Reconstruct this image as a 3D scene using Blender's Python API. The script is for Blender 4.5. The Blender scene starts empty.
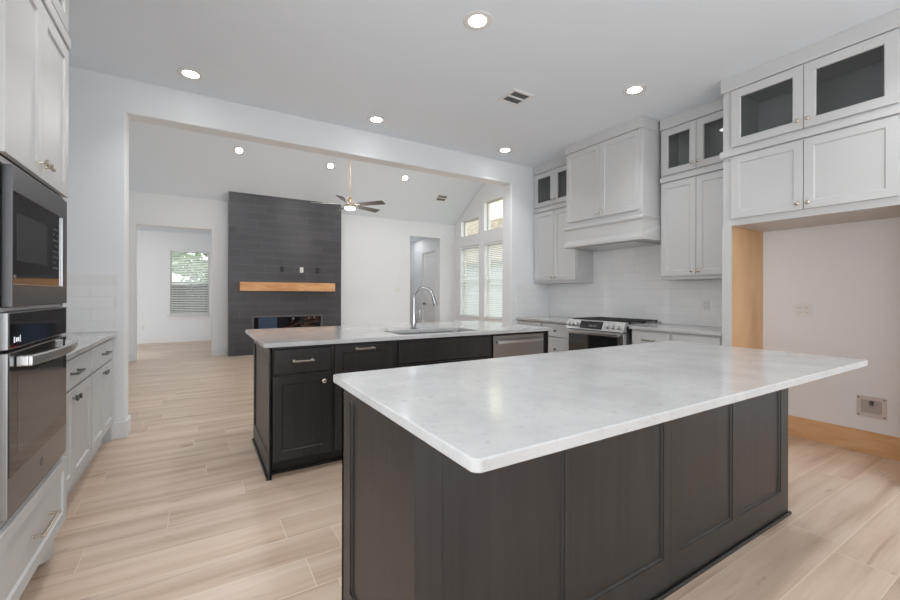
import bpy, bmesh, math, random
from mathutils import Vector, Matrix
random.seed(7)
S = bpy.context.scene
COL = S.collection
PI = math.pi

# ------------------------------------------------------------------ camera
YAW, ROLL, F_PX, CAM_H = 0.55, 0.0026, 410.05, 1.239
cam = bpy.data.cameras.new('camera')
cam.sensor_width = 36.0
cam.lens = F_PX * 36.0 / 900.0
cam.shift_y = -5.74 / 900.0
cam.clip_start = 0.02
cam.clip_end = 200
camo = bpy.data.objects.new('camera', cam)
COL.objects.link(camo)
camo.matrix_world = (Matrix.Translation((0, 0, CAM_H)) @ Matrix.Rotation(-YAW, 4, 'Z')
                     @ Matrix.Rotation(PI / 2, 4, 'X') @ Matrix.Rotation(ROLL, 4, 'Z'))
S.camera = camo

# ------------------------------------------------------------------ world, lights, exposure
W = bpy.data.worlds.new('overcast_sky')
S.world = W
W.use_nodes = True
bg = W.node_tree.nodes['Background']
bg.inputs[0].default_value = (0.93, 0.97, 1.0, 1)
bg.inputs[1].default_value = 2.2

def area(name, loc, rot, sx, sy, power, color=(1, 1, 1)):
    l = bpy.data.lights.new(name, 'AREA')
    l.shape = 'RECTANGLE'
    l.size, l.size_y, l.energy, l.color = sx, sy, power, color
    o = bpy.data.objects.new(name, l)
    COL.objects.link(o)
    o.location = loc
    o.rotation_euler = rot
    return o
# unseen fill lights added outside the openings to brighten kitchen and living room
area('fill_behind_camera', (1.6, -3.5, 1.5), (PI / 2, 0, 0), 4.6, 2.3, 30, (0.92, 0.96, 1.0))
area('daylight_patio_doors', (6.35, 5.85, 1.35), (0, PI / 2, 0), 2.4, 1.8, 14, (0.92, 0.96, 1.0))
area('fill_left_side', (-1.45, 0.25, 1.55), (0, -PI / 2, 0), 1.6, 2.7, 8, (0.92, 0.96, 1.0))
LAMP_W = 2.9
VAULT_W = 6.4          # watts of one recessed lamp

S.view_settings.view_transform = 'Standard'
S.view_settings.look = 'None'
S.view_settings.gamma = 1
S.view_settings.use_curve_mapping = False
S.view_settings.exposure = 0.55
S.cycles.max_bounces = 14
S.cycles.diffuse_bounces = 8
S.cycles.glossy_bounces = 5
S.cycles.transparent_max_bounces = 16
S.cycles.use_denoising = True
S.cycles.sample_clamp_indirect = 6.0

# ------------------------------------------------------------------ materials
def s2l(c):
    return tuple(((x / 255) / 12.92 if x / 255 <= 0.04045 else (((x / 255) + 0.055) / 1.055) ** 2.4) for x in c)

def mat(name, col, rough=0.5, metal=0.0, spec=0.5, noise=0.0, nscale=(8, 8, 8), bump=0.0, coat=0.0, emit=None, estr=0.0):
    m = bpy.data.materials.new(name)
    m.use_nodes = True
    nt = m.node_tree
    b = nt.nodes['Principled BSDF']
    b.inputs['Base Color'].default_value = (*col, 1)
    b.inputs['Roughness'].default_value = rough
    b.inputs['Metallic'].default_value = metal
    b.inputs['Specular IOR Level'].default_value = spec
    b.inputs['Coat Weight'].default_value = coat
    if emit:
        b.inputs['Emission Color'].default_value = (*emit, 1)
        b.inputs['Emission Strength'].default_value = estr
    if noise or bump:
        tc = nt.nodes.new('ShaderNodeTexCoord')
        mp = nt.nodes.new('ShaderNodeMapping')
        mp.inputs['Scale'].default_value = nscale
        nz = nt.nodes.new('ShaderNodeTexNoise')
        nz.inputs['Scale'].default_value = 1.0
        nz.inputs['Detail'].default_value = 5
        nt.links.new(tc.outputs['Object'], mp.inputs[0])
        nt.links.new(mp.outputs[0], nz.inputs[0])
        if noise:
            mx = nt.nodes.new('ShaderNodeMix')
            mx.data_type = 'RGBA'
            mx.inputs[6].default_value = (*[max(0, c * (1 - noise)) for c in col], 1)
            mx.inputs[7].default_value = (*[min(1, c * (1 + noise)) for c in col], 1)
            nt.links.new(nz.outputs[0], mx.inputs[0])
            nt.links.new(mx.outputs[2], b.inputs['Base Color'])
        if bump:
            bp = nt.nodes.new('ShaderNodeBump')
            bp.inputs['Strength'].default_value = bump
            bp.inputs['Distance'].default_value = 0.002
            nt.links.new(nz.outputs[0], bp.inputs['Height'])
            nt.links.new(bp.outputs[0], b.inputs['Normal'])
    return m

def N(nt, kind, **kw):
    n = nt.nodes.new(kind)
    for k, v in kw.items():
        setattr(n, k, v)
    return n

def math_node(nt, op, a, b=None):
    n = nt.nodes.new('ShaderNodeMath')
    n.operation = op
    for i, v in enumerate((a, b)):
        if v is None:
            continue
        if isinstance(v, (int, float)):
            n.inputs[i].default_value = v
        else:
            nt.links.new(v, n.inputs[i])
    return n.outputs[0]

def ramp(nt, fac, stops):
    r = nt.nodes.new('ShaderNodeValToRGB')
    e = r.color_ramp.elements
    while len(e) > 1:
        e.remove(e[-1])
    e[0].position, e[0].color = stops[0][0], (*stops[0][1], 1)
    for p, c in stops[1:]:
        q = e.new(p)
        q.color = (*c, 1)
    nt.links.new(fac, r.inputs[0])
    return r.outputs[0]

def mixc(nt, fac, a, b, mode='MIX'):
    n = nt.nodes.new('ShaderNodeMix')
    n.data_type = 'RGBA'
    n.blend_type = mode
    for i, v in ((0, fac), (6, a), (7, b)):
        if isinstance(v, (int, float)):
            n.inputs[i].default_value = v
        elif isinstance(v, tuple):
            n.inputs[i].default_value = (*v, 1)
        else:
            nt.links.new(v, n.inputs[i])
    return n.outputs[2]

def plank_material():
    m = bpy.data.materials.new('wood_look_plank_tile')
    m.use_nodes = True
    nt = m.node_tree
    b = nt.nodes['Principled BSDF']
    geo = N(nt, 'ShaderNodeNewGeometry')
    sep = N(nt, 'ShaderNodeSeparateXYZ')
    nt.links.new(geo.outputs['Position'], sep.inputs[0])
    PW, PL = 0.2115, 1.24
    yy = math_node(nt, 'DIVIDE', math_node(nt, 'SUBTRACT', sep.outputs[1], 0.084), PW)
    row = math_node(nt, 'FLOOR', yy)
    fy = math_node(nt, 'SUBTRACT', yy, row)
    wn = N(nt, 'ShaderNodeTexWhiteNoise', noise_dimensions='1D')
    nt.links.new(row, wn.inputs['W'])
    xx = math_node(nt, 'ADD', math_node(nt, 'DIVIDE', sep.outputs[0], PL), wn.outputs[0])
    colm = math_node(nt, 'FLOOR', xx)
    fx = math_node(nt, 'SUBTRACT', xx, colm)
    dy = math_node(nt, 'MULTIPLY', math_node(nt, 'MINIMUM', fy, math_node(nt, 'SUBTRACT', 1.0, fy)), PW)
    dx = math_node(nt, 'MULTIPLY', math_node(nt, 'MINIMUM', fx, math_node(nt, 'SUBTRACT', 1.0, fx)), PL)
    grout = math_node(nt, 'LESS_THAN', math_node(nt, 'MINIMUM', dx, dy), 0.0021)
    cv = N(nt, 'ShaderNodeCombineXYZ')
    nt.links.new(row, cv.inputs[0])
    nt.links.new(colm, cv.inputs[1])
    wc = N(nt, 'ShaderNodeTexWhiteNoise', noise_dimensions='2D')
    nt.links.new(cv.outputs[0], wc.inputs['Vector'])
    # grain coordinates, shifted plank by plank
    off = N(nt, 'ShaderNodeVectorMath', operation='SCALE')
    nt.links.new(wc.outputs['Color'], off.inputs[0])
    off.inputs[3].default_value = 37.0
    add = N(nt, 'ShaderNodeVectorMath', operation='ADD')
    nt.links.new(geo.outputs['Position'], add.inputs[0])
    nt.links.new(off.outputs[0], add.inputs[1])
    def noise(scale, sc, det, dist=0.0):
        mp = N(nt, 'ShaderNodeMapping')
        mp.inputs['Scale'].default_value = sc
        nt.links.new(add.outputs[0], mp.inputs[0])
        nz = N(nt, 'ShaderNodeTexNoise')
        nz.inputs['Scale'].default_value = scale
        nz.inputs['Detail'].default_value = det
        nz.inputs['Distortion'].default_value = dist
        nt.links.new(mp.outputs[0], nz.inputs[0])
        return nz.outputs[0]
    broad = noise(1.0, (0.9, 10, 1), 4, 0.35)
    fine = noise(1.0, (3.0, 110, 1), 3)
    streak = noise(1.0, (1.0, 21, 1), 6, 0.6)
    knot = noise(1.0, (3.6, 13, 1), 3, 0.5)
    c = ramp(nt, broad, [(0.3, s2l((184, 160, 139))), (0.5, s2l((206, 185, 166))), (0.72, s2l((219, 202, 186)))])
    c = mixc(nt, math_node(nt, 'MULTIPLY', fine, 0.35), c, s2l((176, 148, 124)))
    dark = ramp(nt, streak, [(0.60, (0, 0, 0)), (0.72, (1, 1, 1))])
    c = mixc(nt, math_node(nt, 'MULTIPLY', dark, 0.5), c, s2l((152, 120, 96)))
    kn = ramp(nt, knot, [(0.68, (0, 0, 0)), (0.77, (1, 1, 1))])
    c = mixc(nt, math_node(nt, 'MULTIPLY', kn, 0.6), c, s2l((120, 94, 76)))
    tint = ramp(nt, wc.outputs[0], [(0.0, (0.90, 0.89, 0.88)), (0.5, (1, 1, 1)), (1.0, (1.05, 1.04, 1.03))])
    c = mixc(nt, 1.0, c, tint, 'MULTIPLY')
    c = mixc(nt, grout, c, s2l((218, 200, 182)))
    nt.links.new(c, b.inputs['Base Color'])
    b.inputs['Roughness'].default_value = 0.34
    b.inputs['Specular IOR Level'].default_value = 0.5
    bp = N(nt, 'ShaderNodeBump')
    bp.inputs['Strength'].default_value = 0.15
    bp.inputs['Distance'].default_value = 0.002
    nt.links.new(math_node(nt, 'SUBTRACT', fine, grout), bp.inputs['Height'])
    nt.links.new(bp.outputs[0], b.inputs['Normal'])
    return m

def quartz_material():
    m = bpy.data.materials.new('white_quartz')
    m.use_nodes = True
    nt = m.node_tree
    b = nt.nodes['Principled BSDF']
    geo = N(nt, 'ShaderNodeNewGeometry')
    def noise(scale, det, dist=0.0):
        nz = N(nt, 'ShaderNodeTexNoise')
        nz.inputs['Scale'].default_value = scale
        nz.inputs['Detail'].default_value = det
        nz.inputs['Distortion'].default_value = dist
        nt.links.new(geo.outputs['Position'], nz.inputs[0])
        return nz.outputs[0]
    cloud = noise(6.0, 5)
    sp = noise(42, 3)
    vein = noise(5.0, 7, 1.6)
    base = ramp(nt, cloud, [(0.3, s2l((177, 177, 177))), (0.7, s2l((190, 190, 190)))])
    d1 = ramp(nt, sp, [(0.60, (0, 0, 0)), (0.72, (1, 1, 1))])
    base = mixc(nt, math_node(nt, 'MULTIPLY', d1, 0.42), base, s2l((160, 160, 162)))
    v = math_node(nt, 'ABSOLUTE', math_node(nt, 'SUBTRACT', vein, 0.5))
    vm = ramp(nt, v, [(0.0, (1, 1, 1)), (0.016, (0, 0, 0))])
    base = mixc(nt, math_node(nt, 'MULTIPLY', math_node(nt, 'MULTIPLY', vm, cloud), 0.24), base, s2l((152, 152, 154)))
    nt.links.new(base, b.inputs['Base Color'])
    b.inputs['Roughness'].default_value = 0.115
    b.inputs['Specular IOR Level'].default_value = 0.32
    return m

def stain_material(name, c0, c1, rough=0.36):
    m = bpy.data.materials.new(name)
    m.use_nodes = True
    nt = m.node_tree
    b = nt.nodes['Principled BSDF']
    geo = N(nt, 'ShaderNodeNewGeometry')
    mp = N(nt, 'ShaderNodeMapping')
    mp.inputs['Scale'].default_value = (38, 38, 2.2)
    nt.links.new(geo.outputs['Position'], mp.inputs[0])
    nz = N(nt, 'ShaderNodeTexNoise')
    nz.inputs['Scale'].default_value = 1
    nz.inputs['Detail'].default_value = 6
    nt.links.new(mp.outputs[0], nz.inputs[0])
    mp2 = N(nt, 'ShaderNodeMapping')
    mp2.inputs['Scale'].default_value = (5, 5, 1.5)
    nt.links.new(geo.outputs['Position'], mp2.inputs[0])
    n2 = N(nt, 'ShaderNodeTexNoise')
    n2.inputs['Scale'].default_value = 1
    nt.links.new(mp2.outputs[0], n2.inputs[0])
    f = math_node(nt, 'ADD', math_node(nt, 'MULTIPLY', nz.outputs[0], 0.6), math_node(nt, 'MULTIPLY', n2.outputs[0], 0.4))
    c = ramp(nt, f, [(0.32, c0), (0.68, c1)])
    nt.links.new(c, b.inputs['Base Color'])
    b.inputs['Roughness'].default_value = rough
    return m

def natural_wood(name, c0, c1, scale, rough=0.5):
    m = bpy.data.materials.new(name)
    m.use_nodes = True
    nt = m.node_tree
    b = nt.nodes['Principled BSDF']
    geo = N(nt, 'ShaderNodeNewGeometry')
    mp = N(nt, 'ShaderNodeMapping')
    mp.inputs['Scale'].default_value = scale
    nt.links.new(geo.outputs['Position'], mp.inputs[0])
    nz = N(nt, 'ShaderNodeTexNoise')
    nz.inputs['Scale'].default_value = 1
    nz.inputs['Detail'].default_value = 6
    nz.inputs['Distortion'].default_value = 0.8
    nt.links.new(mp.outputs[0], nz.inputs[0])
    nt.links.new(ramp(nt, nz.outputs[0], [(0.3, c0), (0.7, c1)]), b.inputs['Base Color'])
    b.inputs['Roughness'].default_value = rough
    return m

def tile_material(name, ca, cb, grout, ux, tw, th, z0, rough, off=0.5, gw=0.0016, wob=0.0, edge=0.0):
    """running-bond tile; ux = axis (0 or 1) that runs along the wall"""
    m = bpy.data.materials.new(name)
    m.use_nodes = True
    nt = m.node_tree
    b = nt.nodes['Principled BSDF']
    geo = N(nt, 'ShaderNodeNewGeometry')
    sep = N(nt, 'ShaderNodeSeparateXYZ')
    nt.links.new(geo.outputs['Position'], sep.inputs[0])
    v = math_node(nt, 'DIVIDE', math_node(nt, 'SUBTRACT', sep.outputs[2], z0), th)
    row = math_node(nt, 'FLOOR', v)
    fv = math_node(nt, 'SUBTRACT', v, row)
    u = math_node(nt, 'ADD', math_node(nt, 'DIVIDE', sep.outputs[ux], tw), math_node(nt, 'MULTIPLY', row, off))
    cl = math_node(nt, 'FLOOR', u)
    fu = math_node(nt, 'SUBTRACT', u, cl)
    dv = math_node(nt, 'MULTIPLY', math_node(nt, 'MINIMUM', fv, math_node(nt, 'SUBTRACT', 1.0, fv)), th)
    du = math_node(nt, 'MULTIPLY', math_node(nt, 'MINIMUM', fu, math_node(nt, 'SUBTRACT', 1.0, fu)), tw)
    d = math_node(nt, 'MINIMUM', du, dv)
    g = math_node(nt, 'LESS_THAN', d, gw)
    cv = N(nt, 'ShaderNodeCombineXYZ')
    nt.links.new(row, cv.inputs[0])
    nt.links.new(cl, cv.inputs[1])
    wn = N(nt, 'ShaderNodeTexWhiteNoise', noise_dimensions='2D')
    nt.links.new(cv.outputs[0], wn.inputs['Vector'])
    c = mixc(nt, wn.outputs[0], ca, cb)
    c = mixc(nt, g, c, grout)
    nt.links.new(c, b.inputs['Base Color'])
    b.inputs['Roughness'].default_value = rough
    nz = N(nt, 'ShaderNodeTexNoise')
    nz.inputs['Scale'].default_value = 14
    nt.links.new(geo.outputs['Position'], nz.inputs[0])
    hgt = math_node(nt, 'MINIMUM', d, 0.004)
    hgt = math_node(nt, 'ADD', math_node(nt, 'MULTIPLY', hgt, 180.0), math_node(nt, 'MULTIPLY', nz.outputs[0], wob))
    bp = N(nt, 'ShaderNodeBump')
    bp.inputs['Strength'].default_value = 0.2
    bp.inputs['Distance'].default_value = 0.002
    nt.links.new(hgt, bp.inputs['Height'])
    nt.links.new(bp.outputs[0], b.inputs['Normal'])
    return m

def glass_material(name, tint=(1, 1, 1), gl=1.0):
    m = bpy.data.materials.new(name)
    m.use_nodes = True
    nt = m.node_tree
    for n in list(nt.nodes):
        nt.nodes.remove(n)
    out = N(nt, 'ShaderNodeOutputMaterial')
    tr = N(nt, 'ShaderNodeBsdfTransparent')
    tr.inputs[0].default_value = (*tint, 1)
    gs = N(nt, 'ShaderNodeBsdfGlossy')
    gs.inputs['Roughness'].default_value = 0.02
    fr = N(nt, 'ShaderNodeFresnel')
    fr.inputs[0].default_value = 1.45
    mx = N(nt, 'ShaderNodeMixShader')
    geo = N(nt, 'ShaderNodeNewGeometry')
    front = math_node(nt, 'SUBTRACT', 1.0, geo.outputs['Backfacing'])
    nt.links.new(math_node(nt, 'MULTIPLY', math_node(nt, 'MULTIPLY', fr.outputs[0], gl), front), mx.inputs[0])
    nt.links.new(tr.outputs[0], mx.inputs[1])
    nt.links.new(gs.outputs[0], mx.inputs[2])
    nt.links.new(mx.outputs[0], out.inputs[0])
    return m

M = {}
M['wall'] = mat('white_wall_paint', s2l((230, 232, 234)), 0.75, noise=0.012, nscale=(3, 3, 3), bump=0.05)
M['ceiling'] = mat('flat_white_ceiling_paint', s2l((229, 236, 243)), 0.9, noise=0.012, nscale=(3, 3, 3), bump=0.08)
M['trim'] = mat('white_trim_paint', s2l((228, 228, 228)), 0.45, noise=0.008)
M['cab'] = mat('pale_grey_cabinet_paint', s2l((197, 197, 197)), 0.45, noise=0.012, nscale=(4, 4, 4))
M['cabin'] = mat('cabinet_interior_paint', s2l((205, 203, 199)), 0.6, noise=0.012)
M['floor'] = plank_material()
M['quartz'] = quartz_material()
M['stain'] = stain_material('espresso_stained_wood', (0.0135, 0.0118, 0.0112), (0.0285, 0.0252, 0.0240))
M['stain2'] = stain_material('toe_kick_stain', (0.010, 0.008, 0.007), (0.016, 0.013, 0.011), 0.5)
M['maple'] = natural_wood('raw_maple_panel', s2l((198, 156, 112)), s2l((222, 184, 142)), (3, 9, 1.2))
M['pine'] = natural_wood('raw_wood_base_board', s2l((205, 160, 112)), s2l((224, 184, 140)), (9, 3, 14))
M['mantle'] = natural_wood('stained_fir_mantle', s2l((206, 144, 92)), s2l((236, 184, 132)), (3, 8, 22))
M['steel'] = mat('brushed_stainless_steel', (0.56, 0.56, 0.56), 0.28, 1.0, noise=0.06, nscale=(3, 3, 260))
M['steeldk'] = mat('dark_stainless_steel', (0.20, 0.20, 0.205), 0.3, 1.0, noise=0.08, nscale=(3, 3, 260))
M['steelmid'] = mat('satin_stainless_steel', (0.36, 0.36, 0.365), 0.33, 1.0, noise=0.06, nscale=(3, 3, 260))
M['chrome'] = mat('polished_chrome', (0.46, 0.46, 0.47), 0.1, 1.0, noise=0.01)
M['sinksteel'] = mat('sink_steel', (0.45, 0.45, 0.46), 0.32, 1.0, noise=0.05, nscale=(50, 50, 3))
M['nickel'] = mat('satin_nickel', (0.62, 0.56, 0.48), 0.26, 1.0, noise=0.02)
M['darkmetal'] = mat('pewter_hardware', (0.20, 0.19, 0.18), 0.35, 1.0, noise=0.03)
M['brass'] = mat('brushed_champagne_brass', (0.52, 0.40, 0.29), 0.38, 1.0, noise=0.03)
M['blackglass'] = mat('black_appliance_glass', (0.012, 0.012, 0.013), 0.06, 0, 0.9, noise=0.05)
M['greyglass'] = mat('grey_screened_glass', (0.055, 0.055, 0.056), 0.09, 0, 0.6, noise=0.05)
M['iron'] = mat('cast_iron', (0.016, 0.016, 0.017), 0.55, noise=0.1, nscale=(60, 60, 60), bump=0.2)
M['black'] = mat('black_plastic', (0.012, 0.012, 0.012), 0.45, noise=0.05)
M['plastic'] = mat('white_plastic', s2l((226, 226, 224)), 0.35, noise=0.01)
M['greyplastic'] = mat('dull_white_plastic', s2l((206, 200, 196)), 0.5, noise=0.02)
M['slot'] = mat('dark_slot', (0.05, 0.05, 0.05), 0.6, noise=0.05)
M['ventslot'] = mat('vent_damper_grey', (0.21, 0.21, 0.21), 0.6, noise=0.05)
M['icon'] = mat('lit_display_icon', (0.75, 0.78, 0.8), 0.4, emit=(0.8, 0.85, 0.9), estr=0.35, noise=0.01)
M['lens'] = mat('lamp_lens', (0.9, 0.9, 0.9), 0.4, emit=(1.0, 0.98, 0.95), estr=14.0, noise=0.005)
M['canring'] = mat('can_light_trim', s2l((226, 226, 226)), 0.5, noise=0.01)
M['fanlens'] = mat('fan_lamp_lens', (0.9, 0.9, 0.9), 0.4, emit=(1.0, 0.97, 0.93), estr=6.0, noise=0.005)
M['blade'] = mat('weathered_grey_fan_blade', s2l((98, 95, 92)), 0.5, noise=0.18, nscale=(4, 4, 4))
M['splash'] = {}
M['splash1'] = tile_material('white_subway_tile', s2l((236, 236, 236)), s2l((231, 231, 231)), s2l((216, 216, 216)), 1, 0.305, 0.0985, 0.915, 0.16, 0.5, 0.0012, 0.5)
M['splash0'] = tile_material('white_subway_tile_return', s2l((236, 236, 236)), s2l((231, 231, 231)), s2l((216, 216, 216)), 0, 0.305, 0.0985, 0.915, 0.16, 0.5, 0.0012, 0.5)
M['fptile'] = tile_material('charcoal_plank_tile', s2l((64, 63, 67)), s2l((74, 73, 77)), s2l((98, 97, 101)), 0, 0.60, 0.152, 0.0, 0.34, 0.37, 0.0022, 0.25)
M['glass'] = glass_material('clear_window_glass')
M['screen'] = glass_material('insect_screen_mesh', (0.45, 0.45, 0.45), 0.0)
M['cabglass'] = glass_material('cabinet_door_glass', (0.82, 0.83, 0.83), 1.2)
M['fireglass'] = glass_material('firebox_glass', (0.85, 0.85, 0.87), 1.0)
M['blind'] = mat('white_faux_wood_blind', s2l((232, 234, 233)), 0.5, noise=0.01)
M['vinyl'] = mat('almond_vinyl_frame', s2l((205, 202, 190)), 0.4, noise=0.01)
M['fence'] = natural_wood('weathered_fence_boards', s2l((108, 102, 94)), s2l((140, 133, 123)), (6, 6, 1), 0.8)
M['grass'] = mat('lawn', s2l((120, 136, 84)), 0.9, noise=0.3, nscale=(9, 9, 9))
M['leaf'] = mat('tree_leaves', s2l((158, 178, 140)), 0.7, noise=0.25, nscale=(6, 6, 6))
M['bark'] = mat('tree_bark', s2l((96, 84, 72)), 0.9, noise=0.3, nscale=(20, 20, 4))
M['shingle'] = tile_material('brown_shingles', s2l((132, 124, 108)), s2l((162, 152, 134)), s2l((104, 98, 86)), 1, 0.3, 0.12, 0, 0.9, 0.5, 0.008)
M['siding'] = mat('cream_stucco', s2l((236, 232, 206)), 0.8, noise=0.03)
M['greysiding'] = mat('pale_blue_grey_siding', s2l((196, 204, 212)), 0.8, noise=0.04)
M['log'] = mat('charred_log', s2l((92, 56, 42)), 0.85, noise=0.4, nscale=(18, 18, 18))
M['ember'] = mat('ember_bed', (0.5, 0.1, 0.05), 0.8, emit=(1.0, 0.16, 0.05), estr=0.5, noise=0.5, nscale=(30, 30, 30))

# ------------------------------------------------------------------ mesh helpers
ORG = {}

class MB:
    def __init__(self, mp=None):
        self.v, self.f = [], []
        self.mp = mp or (lambda a, b, c: (a, b, c))
    def add(self, vs, fs):
        o = len(self.v)
        self.v += [self.mp(*p) for p in vs]
        self.f += [tuple(i + o for i in f) for f in fs]
        return self
    def box(self, x0, x1, y0, y1, z0, z1):
        vs = [(x, y, z) for x in (x0, x1) for y in (y0, y1) for z in (z0, z1)]
        return self.add(vs, [(0, 1, 3, 2), (4, 6, 7, 5), (0, 4, 5, 1), (2, 3, 7, 6), (0, 2, 6, 4), (1, 5, 7, 3)])
    def cyl(self, p0, p1, r0, r1=None, n=20, cap=True):
        r1 = r0 if r1 is None else r1
        a, b = Vector(p0), Vector(p1)
        d = (b - a).normalized()
        u = d.orthogonal().normalized()
        w = d.cross(u)
        vs = []
        for c, r in ((a, r0), (b, r1)):
            for k in range(n):
                t = 2 * PI * k / n
                vs.append(tuple(c + u * (r * math.cos(t)) + w * (r * math.sin(t))))
        fs = [(k, (k + 1) % n, n + (k + 1) % n, n + k) for k in range(n)]
        if cap:
            fs += [tuple(range(n))[::-1], tuple(range(n, 2 * n))]
        return self.add(vs, fs)
    def lathe(self, c, axis, prof, n=24):
        """prof = [(r, h)] along axis from c"""
        c = Vector(c)
        d = Vector(axis).normalized()
        u = d.orthogonal().normalized()
        w = d.cross(u)
        vs, fs = [], []
        for r, h in prof:
            for k in range(n):
                t = 2 * PI * k / n
                vs.append(tuple(c + d * h + u * (r * math.cos(t)) + w * (r * math.sin(t))))
        for i in range(len(prof) - 1):
            for k in range(n):
                fs.append((i * n + k, i * n + (k + 1) % n, (i + 1) * n + (k + 1) % n, (i + 1) * n + k))
        fs.append(tuple(range(n))[::-1])
        fs.append(tuple(range((len(prof) - 1) * n, len(prof) * n)))
        return self.add(vs, fs)
    def tube(self, path, r, n=12):
        pts = [Vector(p) for p in path]
        rs = r if isinstance(r, list) else [r] * len(pts)
        vs, fs = [], []
        up = None
        for i, p in enumerate(pts):
            d = (pts[min(i + 1, len(pts) - 1)] - pts[max(i - 1, 0)]).normalized()
            if up is None:
                up = d.orthogonal().normalized()
            up = (up - d * up.dot(d)).normalized()
            w = d.cross(up)
            for k in range(n):
                t = 2 * PI * k / n
                vs.append(tuple(p + up * (rs[i] * math.cos(t)) + w * (rs[i] * math.sin(t))))
        for i in range(len(pts) - 1):
            for k in range(n):
                fs.append((i * n + k, i * n + (k + 1) % n, (i + 1) * n + (k + 1) % n, (i + 1) * n + k))
        fs.append(tuple(range(n))[::-1])
        fs.append(tuple(range((len(pts) - 1) * n, len(pts) * n)))
        return self.add(vs, fs)
    def extrude(self, outline, a0, a1, axis='z'):
        """convex-ish polygon outline [(p,q)] extruded along axis"""
        n = len(outline)
        pt = {'z': lambda p, q, a: (p, q, a), 'y': lambda p, q, a: (p, a, q), 'x': lambda p, q, a: (a, p, q)}[axis]
        vs = [pt(p, q, a0) for p, q in outline] + [pt(p, q, a1) for p, q in outline]
        fs = [(k, (k + 1) % n, n + (k + 1) % n, n + k) for k in range(n)]
        fs += [tuple(range(n))[::-1], tuple(range(n, 2 * n))]
        return self.add(vs, fs)
    def plate(self, outline, holes, a0, a1, axis):
        """polygon with holes, extruded between a0 and a1 along axis"""
        bm = bmesh.new()
        loops = [outline] + holes
        ed, lv = [], []
        for lp in loops:
            vv = [bm.verts.new((p, q, 0)) for p, q in lp]
            lv.append(vv)
            for i in range(len(vv)):
                ed.append(bm.edges.new((vv[i], vv[(i + 1) % len(vv)])))
        bmesh.ops.triangle_fill(bm, use_beauty=True, use_dissolve=False, edges=ed)
        bm.verts.index_update()
        pts = [(v.co.x, v.co.y) for v in bm.verts]
        tris = [[v.index for v in f.verts] for f in bm.faces]
        bm.free()
        pt = {'z': lambda p, q, a: (p, q, a), 'y': lambda p, q, a: (p, a, q), 'x': lambda p, q, a: (a, p, q)}[axis]
        n = len(pts)
        vs = [pt(p, q, a0) for p, q in pts] + [pt(p, q, a1) for p, q in pts]
        fs = [tuple(t) for t in tris] + [tuple(i + n for i in t[::-1]) for t in tris]
        o = 0
        for lp in loops:
            k = len(lp)
            for i in range(k):
                j = (i + 1) % k
                fs.append((o + i, o + j, n + o + j, n + o + i))
            o += k
        return self.add(vs, fs)
    def shaker(self, s0, s1, z0, z1, t0, t1, fr=0.057, d=0.009, sl=0.006, glass=False, frb=None):
        frb = fr if frb is None else frb
        def rect(i, ib, t):
            return [(s0 + i, t, z0 + ib), (s1 - i, t, z0 + ib), (s1 - i, t, z1 - i), (s0 + i, t, z1 - i)]
        L = [rect(0, 0, t0), rect(0, 0, t1), rect(fr, frb, t1), rect(fr + sl, frb + sl, t1 - d)]
        if glass:
            L.append(rect(fr + sl, frb + sl, t0))
        vs = [p for l in L for p in l]
        fs = []
        for i in range(len(L) - 1):
            for k in range(4):
                fs.append((4 * i + k, 4 * i + (k + 1) % 4, 4 * i + 4 + (k + 1) % 4, 4 * i + 4 + k))
        if glass:
            q = 4 * (len(L) - 1)
            for k in range(4):
                fs.append((q + k, q + (k + 1) % 4, (k + 1) % 4, k))
        else:
            fs.append((0, 1, 2, 3))
            fs.append((12, 13, 14, 15))
        return self.add(vs, fs)
    def build(self, name, m, parent=None, bevel=0.0, smooth=False, label=None, seg=2):
        me = bpy.data.meshes.new(name)
        org = ORG.get(parent.name, Vector((0, 0, 0))) if parent else Vector((0, 0, 0))
        me.from_pydata([tuple(Vector(p) - org) for p in self.v], [], self.f)
        me.update()
        bm = bmesh.new()
        bm.from_mesh(me)
        bmesh.ops.recalc_face_normals(bm, faces=bm.faces)
        bm.to_mesh(me)
        bm.free()
        if smooth:
            for p in me.polygons:
                p.use_smooth = True
            me.set_sharp_from_angle(angle=math.radians(40))
        o = bpy.data.objects.new(name, me)
        COL.objects.link(o)
        me.materials.append(M[m] if isinstance(m, str) else m)
        if parent:
            o.parent = parent
        ORG[o.name] = org
        if bevel:
            bv = o.modifiers.new('bevel', 'BEVEL')
            bv.width = bevel
            bv.segments = seg
            bv.limit_method = 'ANGLE'
            bv.angle_limit = math.radians(35)
        if label:
            o['label'] = label
        return o

def thing(name, label, cat, loc=(0, 0, 0), group=None, kind=None):
    o = bpy.data.objects.new(name, None)
    o.empty_display_size = 0.1
    COL.objects.link(o)
    o.location = loc
    ORG[o.name] = Vector(loc)
    o['label'], o['category'] = label, cat
    if group:
        o['group'] = group
    if kind:
        o['kind'] = kind
    return o

def tag(o, label, cat, group=None, kind=None):
    o['label'], o['category'] = label, cat
    if group:
        o['group'] = group
    if kind:
        o['kind'] = kind
    return o

def structure(o, label=None, cat=None):
    o['kind'] = 'structure'
    if label:
        o['label'] = label
    if cat:
        o['category'] = cat
    return o

def rect(a0, a1, b0, b1):
    return [(a0, b0), (a1, b0), (a1, b1), (a0, b1)]

def rrect(a0, a1, b0, b1, r, n=6):
    out = []
    for cx, cy, t0 in ((a1 - r, b0 + r, -PI / 2), (a1 - r, b1 - r, 0), (a0 + r, b1 - r, PI / 2), (a0 + r, b0 + r, PI)):
        for k in range(n + 1):
            t = t0 + PI / 2 * k / n
            out.append((cx + r * math.cos(t), cy + r * math.sin(t)))
    return out

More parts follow.
